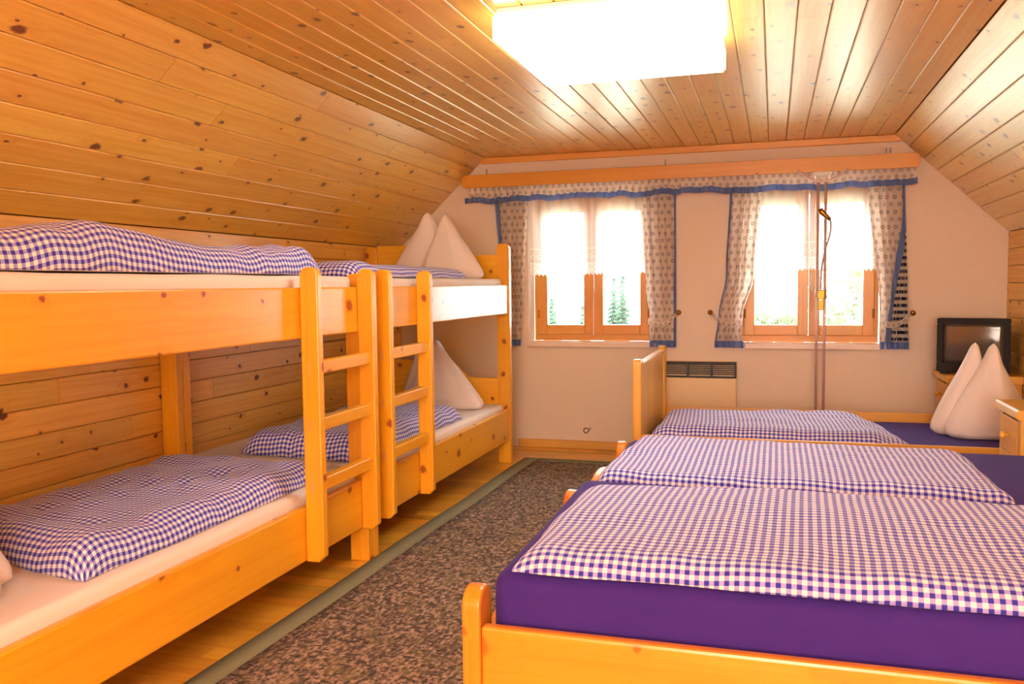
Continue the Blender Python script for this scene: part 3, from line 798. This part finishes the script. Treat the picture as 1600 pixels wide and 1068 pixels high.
for i in range(10):
    x = lerp(-0.5, 1.15, i / 9)
    for (a, b) in ((1.848, 2.839), (2.871, 3.899)): box('slat', (x - 0.04, a, 0.24), (x + 0.04, b, 0.262), M['trim'], dbl, 'y', 0)
gs = 'violet blue sheeted mattresses'
mattress('bed_mattress', 'mattress in violet sheet at the near side of the wide bed', (XF + 0.055, 1.862, 0.262), (HXB - 0.05, 2.86, 0.487), M['sheet_blue'], gs, 0.045, 0.006)
mattress('bed_mattress', 'mattress in blue sheet on the far half of the wide bed', (XF + 0.055, 2.866, 0.262), (HXB - 0.05, 3.885, 0.445), M['sheet_blue'], gs, 0.045, 0.006)
duvet('large gingham duvet nearest the camera, on the near half of the wide bed', (-0.575, 1.862), (0.80, 1.862), (0.82, 2.66), (-0.545, 2.60), 0.487, 0.051, 5, nu=130, r=0.075, wr=0.008, extra=hump(0.55, 0.65, 0.5, 0.3, 0.012))
duvet('gingham duvet on the far half of the wide bed', (-0.585, 2.874), (0.72, 2.874), (0.68, 3.56), (-0.54, 3.64), 0.447, 0.058, 6, nu=120, r=0.06, wr=0.008, extra=hump(0.3, 0.7, 0.5, 0.4, 0.014))

# ------------------------------------------------------------------ single bed by the window
YA0, YA1 = 4.33, 5.42
sb = thing('single_bed', 'single bed with a tall plain footboard below the windows', 'bed', (0.3, 4.88, 0))
for y0 in (YA0, YA1 - 0.085):
    prism('foot_post', round_top(y0, y0 + 0.085, 0.0125, 0.765, 0.03), 'x', XF, XF + 0.045, M['cheap'], sb, 'z', 0.008)
    box('head_post', (HXB - 0.045, y0, 0), (HXB, y0 + 0.085, 0.44), M['cheap'], sb, 'z', 0.006)
nb = 8
for i in range(nb):
    a = lerp(YA0 + 0.085, YA1 - 0.085, i / nb); b = lerp(YA0 + 0.085, YA1 - 0.085, (i + 1) / nb)
    box('footboard_panel', (XF + 0.008, a, 0.20), (XF + 0.034, b, 0.722), M['cheap'], sb, 'z', 0.002)
box('footboard_cap', (XF + 0.003, YA0 + 0.085, 0.722), (XF + 0.042, YA1 - 0.085, 0.742), M['cheap'], sb, 'y', 0.004)
box('headboard', (HXB - 0.04, YA0 + 0.085, 0.15), (HXB - 0.01, YA1 - 0.085, 0.43), M['cheap'], sb, 'y', 0.004)
for y0 in (YA0 + 0.005, YA1 - 0.035):
    box('side_rail', (XF + 0.0455, y0, 0.16), (HXB - 0.0455, y0 + 0.03, 0.383), M['cheap'], sb, 'x', 0.004)
for i in range(10):
    x = lerp(-0.5, 1.15, i / 9); box('slat', (x - 0.04, YA0 + 0.036, 0.17), (x + 0.04, YA1 - 0.036, 0.188), M['trim'], sb, 'y', 0)
mattress('bed_mattress', 'thin mattress in blue sheet on the single bed below the windows', (XF + 0.055, YA0 + 0.042, 0.188), (HXB - 0.05, YA1 - 0.04, 0.335), M['sheet_blue'], gs, 0.03, 0.004)
duvet('gingham duvet on the single bed below the windows', (-0.60, YA0 + 0.05), (0.66, YA0 + 0.05), (0.56, 5.12), (-0.60, 5.10), 0.336, 0.085, 8, nu=110, r=0.09, wr=0.012, extra=lambda u, v: -0.035 * smooth01((u - 0.84) / 0.1))
pillow('white pillow standing in two points on the single bed', (1.03, 4.94, 0.340), 0.3, 0.46, [(-0.022, 0.482, -0.25, 0.10), (0.05, 0.482, -0.20, 0.20), (0.066, 0.43, 0.0, 0.30)], 0.085, 5)

# ------------------------------------------------------------------ night stands
def night_stand(label, x0, x1, y0, y1, H):
    t = thing('night_stand', label, 'nightstand', ((x0 + x1) / 2, (y0 + y1) / 2, 0), 'spruce night stands')
    mt = M['cheap']; f = x0 + 0.024
    pts = [(x0, H - 0.032), (x0 + 0.006, H - 0.008), (x0 + 0.014, H), (x1, H), (x1, H - 0.045), (x0 + 0.02, H - 0.045)]
    prism('top', pts, 'y', y0, y1, mt, t, 'x', 0.003)
    a, b = y0 + 0.018, y1 - 0.018
    box('side_panel', (f + 0.03, a, 0.0), (x1, a + 0.02, H - 0.046), mt, t, 'z', 0.002)
    box('side_panel', (f + 0.03, b - 0.02, 0.0), (x1, b, H - 0.046), mt, t, 'z', 0.002)
    box('face_frame', (f, a, 0), (f + 0.03, a + 0.045, H - 0.046), mt, t, 'z', 0.003)
    box('face_frame', (f, b - 0.045, 0), (f + 0.03, b, H - 0.046), mt, t, 'z', 0.003)
    zs = [0.06, 0.06 + (H - 0.106) / 3, 0.06 + 2 * (H - 0.106) / 3, H - 0.046]
    for k in range(3):
        z0, z1 = zs[k] + 0.009, zs[k + 1] - 0.009
        d = box('drawer', (f - 0.002, a + 0.047, z0), (f + 0.02, b - 0.047, z1), mt, t, 'y', 0.004)
        box('shelf_rail', (f - 0.004, a + 0.045, zs[k] - 0.007), (f + 0.03, b - 0.045, zs[k] + 0.007), mt, t, 'y', 0.002)
        bm = bmesh.new(); lathe(bm, [(0.008, 0), (0.006, -0.012), (0.014, -0.02), (0.016, -0.028), (0.010, -0.034)], (0, 0, 0), 'x', 14)
        kn = link_mesh('knob', bm, mt, None, (0, 0, 0), True)
        kn.parent = d; w_ = Vector((f - 0.003, (a + b) / 2, (z0 + z1) / 2)); R = AX['y']
        kn.rotation_euler = R.transposed().to_euler(); kn.location = R.transposed() @ (w_ - Vector(t.location) - Vector(d.location))
    box('plinth', (f + 0.004, a + 0.045, 0.0), (f + 0.022, b - 0.045, 0.053), mt, t, 'y', 0.002)
    return t
night_stand('spruce drawer stand between the wide bed and the single bed', 0.955, 1.352, 3.945, 4.322, 0.612)
night_stand('spruce drawer stand carrying the television in the far corner', 0.945, 1.352, 5.445, 5.84, 0.60)

# ------------------------------------------------------------------ television
tv = thing('television', 'small black tube television on the corner drawer stand', 'television', (1.135, 5.62, 0.602))
tw, th_, rz = 0.375, 0.325, math.radians(-15)
def tv_part(name, bm, mat, smooth=False):
    o = link_mesh(name, bm, mat, tv, Vector(tv.location), smooth); return o
tv.rotation_euler = (0, 0, rz)
bm = bmesh.new(); fr = 0.034                  # front frame at local y -0.13
for lo, hi in (((-tw / 2, -0.13, 0.012), (tw / 2, -0.07, 0.012 + 0.055)), ((-tw / 2, -0.13, th_ - fr), (tw / 2, -0.07, th_)),
               ((-tw / 2, -0.13, 0.067), (-tw / 2 + fr, -0.07, th_ - fr)), ((tw / 2 - fr, -0.13, 0.067), (tw / 2, -0.07, th_ - fr))):
    bm_box(bm, lo, hi)
bmesh.ops.recalc_face_normals(bm, faces=bm.faces); bmesh.ops.bevel(bm, geom=bm.edges[:], offset=0.004, segments=2, affect='EDGES')
tv_part('front_frame', bm, M['black'])
bm = bmesh.new()
f0 = [(-tw / 2 + 0.008, -0.07, 0.016), (tw / 2 - 0.008, -0.07, 0.016), (tw / 2 - 0.008, -0.07, th_ - 0.006), (-tw / 2 + 0.008, -0.07, th_ - 0.006)]
f1 = [(-tw / 2 + 0.015, 0.02, 0.016), (tw / 2 - 0.015, 0.02, 0.016), (tw / 2 - 0.015, 0.02, th_ - 0.015), (-tw / 2 + 0.015, 0.02, th_ - 0.015)]
f2 = [(-0.11, 0.16, 0.02), (0.11, 0.16, 0.02), (0.11, 0.16, 0.23), (-0.11, 0.16, 0.23)]
vv = [[bm.verts.new(p) for p in q] for q in (f0, f1, f2)]
bm.faces.new(vv[0][::-1]); bm.faces.new(vv[2])
for A_, B_ in zip(vv[:-1], vv[1:]):
    for i in range(4): bm.faces.new((A_[i], A_[(i + 1) % 4], B_[(i + 1) % 4], B_[i]))
bmesh.ops.recalc_face_normals(bm, faces=bm.faces); tv_part('casing', bm, M['black'])
bm = bmesh.new(); sw, s0, s1 = tw / 2 - fr + 0.004, 0.063, th_ - fr + 0.004
grid_mesh(bm, lambda u, v: Vector((lerp(-sw, sw, u), -0.117 + 0.014 * ((u - .5) ** 2 + (v - .5) ** 2) * 2, lerp(s0, s1, v))), frange(0, 1, 12), frange(0, 1, 10))
bmesh.ops.solidify(bm, geom=bm.faces[:], thickness=-0.004)
tv_part('screen', bm, M['screen'], True)
for sx in (-0.15, 0.15):
    bm = bmesh.new(); bm_box(bm, (sx - 0.02, -0.11, 0.0), (sx + 0.02, 0.0, 0.017)); tv_part('foot', bm, M['black'])

# ------------------------------------------------------------------ heater
ht = thing('convector_heater', 'cream wall heater with a dark grille under the windows', 'heater', (-0.463, 5.80, 0.08))
box('heater_body', (-0.70, 5.775, 0.08), (-0.226, 5.855, 0.524), M['heater'], ht, 'x', 0.006)
box('heater_back', (-0.70, 5.815, 0.524), (-0.226, 5.855, 0.628), M['heater'], ht, 'x', 0.003)
box('heater_rim', (-0.70, 5.772, 0.616), (-0.226, 5.816, 0.628), M['grille'], ht, 'x', 0.003)
box('heater_rim', (-0.70, 5.772, 0.524), (-0.226, 5.815, 0.532), M['grille'], ht, 'x', 0.003)
for x in (-0.70, -0.545, -0.39, -0.238):
    box('grille_bar', (x, 5.773, 0.532), (x + 0.012, 5.815, 0.616), M['grille'], ht, 'z', 0.001)
for i in range(6):
    z = 0.546 + i * 0.0125
    box('louvre', (-0.695, 5.778, z), (-0.232, 5.80, z + 0.005), M['grille'], ht, 'x', 0)
for x in (-0.62, -0.32): box('heater_foot', (x, 5.785, 0.0), (x + 0.03, 5.85, 0.08), M['heater'], ht, 'z', 0.002)

# ------------------------------------------------------------------ floor lamp
fl = thing('floor_lamp', 'slim twin-pole metal floor lamp behind the single bed', 'floor lamp', (0.28, 5.60, 0))
LY = 5.60
bm = bmesh.new(); lathe(bm, [(0.115, 0.0), (0.118, 0.012), (0.10, 0.02), (0.02, 0.026)], (0, 0, 0), 'z', 28); link_mesh('base', bm, M['steel'], fl, (0.278, LY, 0), True)
for x in (0.257, 0.301):
    bm = bmesh.new(); tube(bm, [(0, 0, 0.02), (0, 0, 1.755)], 0.0085, 12); link_mesh('pole', bm, M['steel'], fl, (x, LY, 0), True)
for dy in (-0.022, 0.022):
    bm = bmesh.new(); pts = []
    for i in range(21):
        a = -1 + 2 * i / 20; pts.append((0.142 * a, dy, 1.752 + 0.075 * a * a))
    tube(bm, pts, 0.0055, 8); link_mesh('reflector_arm', bm, M['steel'], fl, (0.283, LY, 0), True)
box('bulb_holder', (0.225, LY - 0.02, 1.792), (0.335, LY + 0.02, 1.812), M['cord'], fl, 'x', 0.004)
for x in (0.24, 0.32): box('holder_stem', (x - 0.003, LY - 0.003, 1.756), (x + 0.003, LY + 0.003, 1.794), M['steel'], fl, 'z', 0)
box('dimmer_box', (0.257, LY - 0.032, 1.04), (0.301, LY - 0.008, 1.098), M['brass'], fl, 'z', 0.005)
box('dimmer_box', (0.263, LY - 0.028, 0.975), (0.295, LY - 0.008, 1.038), M['brass'], fl, 'z', 0.003)
for x in (0.243, 0.315):
    bm = bmesh.new(); tube(bm, [(0, 0, 1.045), (0, 0, 1.10)], 0.012, 10); link_mesh('clamp', bm, M['steel'], fl, (x + (0.012 if x < .28 else -0.012), LY, 0), True)
bm = bmesh.new(); pts = [(0.277, LY - 0.02, 1.10), (0.28, LY - 0.03, 1.22), (0.30, LY - 0.035, 1.34), (0.325, LY - 0.035, 1.43), (0.33, LY - 0.035, 1.50), (0.315, LY - 0.03, 1.535)]
fine = []
for i in range(len(pts) - 1):
    p0, p1, p2, p3 = [Vector(pts[max(0, min(len(pts) - 1, i + k))]) for k in (-1, 0, 1, 2)]
    for q in range(5):
        s = q / 5; fine.append(0.5 * ((2 * p1) + (p2 - p0) * s + (2 * p0 - 5 * p1 + 4 * p2 - p3) * s * s + (3 * p1 - 3 * p2 + p3 - p0) * s ** 3))
fine.append(Vector(pts[-1])); tube(bm, [p - Vector((0.28, LY, 0)) for p in fine], 0.005, 8)
link_mesh('gooseneck', bm, M['cable'], fl, (0.28, LY, 0), True)
bm = bmesh.new(); tube(bm, [(0.045, 0, -0.035), (0.03, 0, -0.02), (-0.005, 0, 0.015), (-0.018, 0, 0.03), (-0.02, 0, 0.034)], [0.008, 0.014, 0.018, 0.017, 0.004], 12); link_mesh('reading_head', bm, M['brass'], fl, (0.283, LY - 0.035, 1.553), True)

# ------------------------------------------------------------------ ceiling lamp
cl = thing('ceiling_lamp', 'large square lit opal ceiling lamp', 'ceiling lamp', (-0.53, 3.06, 1.94))
lx0, lx1, ly0, ly1, lz = -0.882, -0.178, 2.72, 3.41, 1.942
bm = bmesh.new(); ix, iy, h_ = (lx1 - lx0) / 2, (ly1 - ly0) / 2, 2.028 - lz
for sx0, sy0, z0_, sx1, sy1, z1_ in ((-ix, -iy, 0, ix, iy, h_),): bm_box(bm, (sx0, sy0, z0_), (sx1, sy1, z1_))
bmesh.ops.recalc_face_normals(bm, faces=bm.faces); bmesh.ops.bevel(bm, geom=bm.edges[:], offset=0.008, segments=3, affect='EDGES')
link_mesh('diffuser', bm, M['lamp'], cl, ((lx0 + lx1) / 2, (ly0 + ly1) / 2, lz))
box('mount', (lx0 + 0.012, ly0 + 0.012, 2.028), (lx1 - 0.012, ly1 - 0.012, ZC - 0.0005), M['white_paint'], cl, 'x', 0.002)

# ------------------------------------------------------------------ rug
rg = thing('rug', 'mottled brown rug with a green border on the wooden floor', 'rug', (-0.5, 3.2, 0))
RP = {'nl': (-1.645, 0.9), 'nr': (0.75, 0.85), 'fr': (0.9, 5.36), 'fl': (-1.567, 5.43)}
def rug_pt(u, v):
    a = Vector(RP['nl']).lerp(Vector(RP['nr']), u); b = Vector(RP['fl']).lerp(Vector(RP['fr']), u); p = a.lerp(b, v)
    return p
bw = 0.092
def rug_mesh(name, u0, u1, v0, v1, mat, z1, nu, nv):
    bm = bmesh.new()
    V = grid_mesh(bm, lambda u, v: Vector((*(rug_pt(u, v) + Vector((0.004 * math.sin(v * 19) * (1 - u), 0))), z1 + 0.0015 * noise.noise(Vector((u * 9, v * 17, 2))))), frange(u0, u1, nu), frange(v0, v1, nv))
    rim = [e for e in bm.edges if e.is_boundary]
    ex = bmesh.ops.extrude_edge_only(bm, edges=rim)
    for v in ex['geom']:
        if isinstance(v, bmesh.types.BMVert): v.co.z = 0.0003
    for v in bm.verts: v.co -= Vector((-0.5, 3.2, 0))
    return link_mesh(name, bm, mat, rg, (-0.5, 3.2, 0))
ub, vb_ = bw / 2.4, bw / 4.5
rug_mesh('pile', ub, 1 - ub, vb_, 1 - vb_, M['rug'], 0.011, 30, 60)
for args in ((0, ub, 0, 1), (1 - ub, 1, 0, 1)): rug_mesh('border', *args, M['rug_edge'], 0.0095, 2, 60)
for args in ((ub, 1 - ub, 0, vb_), (ub, 1 - ub, 1 - vb_, 1)): rug_mesh('border', *args, M['rug_edge'], 0.0095, 30, 2)

# ------------------------------------------------------------------ curtains
pel = thing('curtain_board', 'long orange wooden curtain board above both windows', 'curtain board', (-0.63, YW - 0.1, 1.83))
zb0, zb1, xe0, xe1 = 1.830, 1.918, -2.10, 0.845
pts = [(xe0 + 0.03, zb0), (xe1 - 0.03, zb0)]
for i in range(9): a = -PI / 2 + PI * i / 8; pts.append((xe1 - 0.03 + 0.03 * math.cos(a), (zb0 + zb1) / 2 + (zb1 - zb0) / 2 * math.sin(a)))
for i in range(9): a = PI / 2 + PI * i / 8; pts.append((xe0 + 0.03 + 0.03 * math.cos(a), (zb0 + zb1) / 2 + (zb1 - zb0) / 2 * math.sin(a)))
prism('front_board', pts, 'y', YW - 0.130, YW - 0.112, M['pelmet'], pel, 'x', 0.003)
box('top_board', (xe0 + 0.05, YW - 0.112, zb1 - 0.022), (xe1 - 0.04, YW - 0.001, zb1 - 0.004), M['pelmet'], pel, 'x', 0.002)

def cloth_surface(zt, zb, L, R, folds, amp, y, seed, pin=None):
    """L,R: tables of (z, x) for the two edges; folds along u"""
    def S(u, v):
        z = lerp(zt, zb, v); l, r = interp(-z, [(-a, b) for a, b in L]), interp(-z, [(-a, b) for a, b in R])
        ph = 2 * PI * folds * u + 0.9 * math.sin(3 * v + seed) + 1.2 * noise.noise(Vector((u * 4, v * 1.5, seed)))
        k = 1.0 if pin is None else 1 - 0.55 * math.exp(-((z - pin) / 0.08) ** 2)
        return Vector((lerp(l, r, u) + 0.004 * math.sin(ph * 0.5 + seed), y - amp * k * math.sin(ph) - amp * 0.4 * k * math.sin(2.3 * ph + seed), z))
    return S
def sheet_obj(name, S, u0, u1, v0, v1, nu, nv, mat, parent, width, height, thick=0.0015, off=0.0):
    bm = bmesh.new()
    grid_mesh(bm, (lambda u, v: S(u, v) + Vector((0, off, 0))), frange(u0, u1, nu), frange(v0, v1, nv), lambda u, v: (u * width, (1 - v) * height))
    if thick: bmesh.ops.solidify(bm, geom=bm.faces[:], thickness=thick)
    b = base_of(parent)
    for v in bm.verts: v.co -= b
    return link_mesh(name, bm, mat, parent, b, True)

YC = YW - 0.046
CT, CB = 1.80, 0.722
def curtain(label, L, R, folds, seed, border_side, hook, pin=0.925, border_w=0.12, flip=False, tie_z=(0.93, 0.90)):
    t = thing('curtain', label, 'curtain', (L[0][1], YC, CB), 'flowered side curtains')
    S = cloth_surface(CT, CB, L, R, folds, 0.013, YC, seed, pin); W = 0.25; H = CT - CB
    vh = 1 - 0.045 / H
    if flip:      # the outer edge is turned over, showing the border and the wrong side
        u0 = 0.55
        sheet_obj('cloth', S, 0, 1, 0, vh, 60, 60, M['motif'], t, W, H)
        def diag(v): return lerp(0.90, 0.16, smooth01((v - 0.12) / 0.9))
        bmS = lambda a, v: S(lerp(diag(v), min(1.0, diag(v) + 0.17), a), v) + Vector((0, -0.006, 0))
        sheet_obj('border', bmS, 0, 1, 0.02, vh, 6, 60, M['blue_border'], t, 0.05, H, 0.002)
        wrong = lambda a, v: S(lerp(min(1.0, diag(v) + 0.16), 1.0, a), v) + Vector((0, -0.004, 0))
        sheet_obj('turned_edge', wrong, 0, 1, 0.1, vh, 10, 60, M['stripe'], t, 0.16, H, 0.001)
    else:
        a, b = (border_w, 1) if border_side == 'l' else (0, 1 - border_w)
        sheet_obj('cloth', S, a, b, 0, vh, 60, 60, M['motif'], t, W, H)
        e0, e1 = (0, border_w) if border_side == 'l' else (1 - border_w, 1)
        sheet_obj('border', S, e0, e1, 0, vh, 8, 60, M['blue_border'], t, W, H)
    sheet_obj('hem', S, 0, 1, vh, 1, 60, 4, M['blue_border'], t, W, H)
    # tie-back: a band of the same cloth round the curtain, drawn to its hook
    if hook:
        zc = hook[1]; bm = bmesh.new()
        li, ri = interp(-tie_z[1], [(-q, x) for q, x in L]), interp(-tie_z[1], [(-q, x) for q, x in R])
        xa, xb = (ri, hook[0]) if hook[0] < li else (li, hook[0])
        def T(u, v):
            x = lerp(xa, xb, u); sag = -0.035 * math.sin(PI * min(1, u * 1.05))
            z = lerp(tie_z[1], zc, u ** 2) + sag + lerp(0.024, -0.024, v) * (1 - 0.5 * u)
            return Vector((x, YC - 0.03 + 0.012 * u, z))
        sheet_obj('tieback', T, 0, 1, 0, 1, 24, 3, M['motif'], t, 0.3, 0.05, 0.003)
    return t
curtain('flowered curtain left of the left window, behind the tall bunk post', [(1.8, -1.878), (0.72, -1.80)], [(1.8, -1.640), (1.0, -1.68), (0.72, -1.705)], 4, 1, 'l', None)
curtain('flowered curtain at the right side of the left window', [(1.8, -0.850), (1.1, -0.825), (0.93, -0.80), (0.72, -0.800)], [(1.8, -0.622), (0.72, -0.622)], 4, 2, 'r', (-0.603, 0.952), border_w=0.07)
curtain('flowered curtain at the left side of the right window', [(1.8, -0.272), (1.2, -0.30), (0.93, -0.345), (0.72, -0.370)], [(1.8, -0.072), (1.2, -0.12), (0.93, -0.19), (0.80, -0.20), (0.72, -0.170)], 4, 3, 'l', (-0.392, 0.952), border_w=0.09)
curtain('flowered curtain turned over to its striped inside, right of the right window', [(1.8, 0.560), (0.93, 0.64), (0.72, 0.645)], [(1.8, 0.775), (0.95, 0.80), (0.72, 0.812)], 4, 4, 'r', (0.822, 0.945), flip=True)
for x, z, lb in ((-0.600, 0.955, 'brass tie-back hook between the windows, beside the left one'), (-0.395, 0.955, 'brass tie-back hook between the windows, beside the right one'), (0.826, 0.948, 'brass tie-back hook right of the right window')):
    bm = bmesh.new(); lathe(bm, [(0.005, 0), (0.005, -0.045), (0.014, -0.052), (0.017, -0.062), (0.012, -0.074)], (0, 0, 0), 'y', 14)
    tag(link_mesh('tieback_hook', bm, M['brass'], None, (x, YW, z), True), lb, 'hook', 'brass tie-back hooks')

# valance
va_ = thing('valance', 'gathered flowered valance with a blue ruffled hem along the curtain board', 'valance', (-0.62, YW - 0.085, 1.72))
def VS(u, v):
    x = lerp(-2.055, 0.825, u); z = lerp(1.835, 1.762, v)
    ph = 2 * PI * 62 * u + 2.5 * noise.noise(Vector((u * 40, 0, 1)))
    wav = 0.024 * noise.noise(Vector((u * 26, 3.3, 0))) * v
    return Vector((x, YW - 0.088 - (0.006 + 0.005 * v) * math.sin(ph) - 0.012 * noise.noise(Vector((u * 24, 5, 0))) * v, z + wav))
sheet_obj('cloth', VS, 0, 1, 0, 1, 560, 6, M['motif'], va_, 3.3, 0.085, 0)
def VB(u, v):
    p = VS(min(max(u, 0), 1), 1.0); x = lerp(-2.085, 0.835, u)
    return Vector((x, p.y - 0.006 - 0.010 * v * math.sin(u * 170 + 2 * noise.noise(Vector((u * 30, 1, 1)))), p.z + 0.004 - 0.040 * v))
sheet_obj('hem', VB, 0, 1, 0, 1, 420, 4, M['blue_border'], va_, 3, 0.045, 0.0015)

# lace curtains
def lace(label, x0, x1, cordx, seed):
    t = thing('lace_curtain', label, 'lace curtain', ((x0 + x1) / 2, YW + 0.03, 1.21), 'lace half curtains')
    zt, zb = 1.775, 1.215; H = zt - zb; bm = bmesh.new(); n = 340; per = 0.0275
    def S(u, v):
        x = lerp(x0, x1, u); fr = (x / per) % 1.0; zig = 0.016 * abs(fr * 2 - 1); k = max(0.0, (v - 0.9) / 0.1)
        ph = 2 * PI * 13 * u + 2 * noise.noise(Vector((u * 6, v, seed)))
        return Vector((x, YW + 0.03 + 0.006 * math.sin(ph), lerp(zt, zb, v) - 0.012 * noise.noise(Vector((u * 5, seed, 0))) * v + zig * k))
    grid_mesh(bm, S, frange(0, 1, n), [0, .2, .4, .6, .75, .85, .9, .95, 1.0], lambda u, v: (u * (x1 - x0), (1 - v) * H))
    b = base_of(t)
    for v in bm.verts: v.co -= b
    link_mesh('cloth', bm, M['lace'], t, b, True)
    bm = bmesh.new(); tube(bm, [(cordx, YW + 0.02, 1.25), (cordx, YW + 0.018, 1.14), (cordx, YW + 0.018, 1.09)], [0.002, 0.005, 0.006], 8)
    for v in bm.verts: v.co -= b
    link_mesh('pull_cord', bm, M['cord'], t, b, True)
    bm = bmesh.new(); tube(bm, [(x0 - 0.0, YW + 0.03, zt), (x1, YW + 0.03, zt)], 0.004, 8)
    for v in bm.verts: v.co -= b
    link_mesh('curtain_rod', bm, M['chrome'], t, b, True)
lace('white lace half curtain in the left window', -1.648, -0.785, -1.187, 1)
lace('white lace half curtain in the right window', -0.220, 0.656, 0.235, 2)

# ------------------------------------------------------------------ small fittings on the gable wall
for x, lb in ((-1.949, 'small steel hook above the left end of the curtain board'), (-0.694, 'small steel hook above the middle of the curtain board'),
              (0.664, 'small steel hook above the right end of the curtain board, left of two'), (0.690, 'small steel hook above the right end of the curtain board, right of two')):
    bm = bmesh.new(); tube(bm, [(0, 0, 0.014), (0, -0.012, 0.012), (0, -0.018, 0.0), (0, -0.014, -0.012), (0, -0.006, -0.014), (0, -0.002, -0.004)], 0.0035, 8)
    tag(link_mesh('wall_hook', bm, M['chrome'], None, (x, YW, 1.955), True), lb, 'hook', 'steel wall hooks')
bm = bmesh.new(); pts = []
for i in range(15): a = 0.6 + 1.6 * PI * i / 14; pts.append((0.016 * math.cos(a), -0.006, 0.018 * math.sin(a)))
pts += [(0.022, -0.008, 0.004), (0.032, -0.006, 0.02)]
pts[0] = (pts[0][0], 0.0, pts[0][2]); tube(bm, pts, 0.003, 6)
tag(link_mesh('cable_clip', bm, M['grille'], None, (-1.245, YW - 0.001, 0.13), True), 'dark curled wire clip low on the plaster wall', 'wire clip')
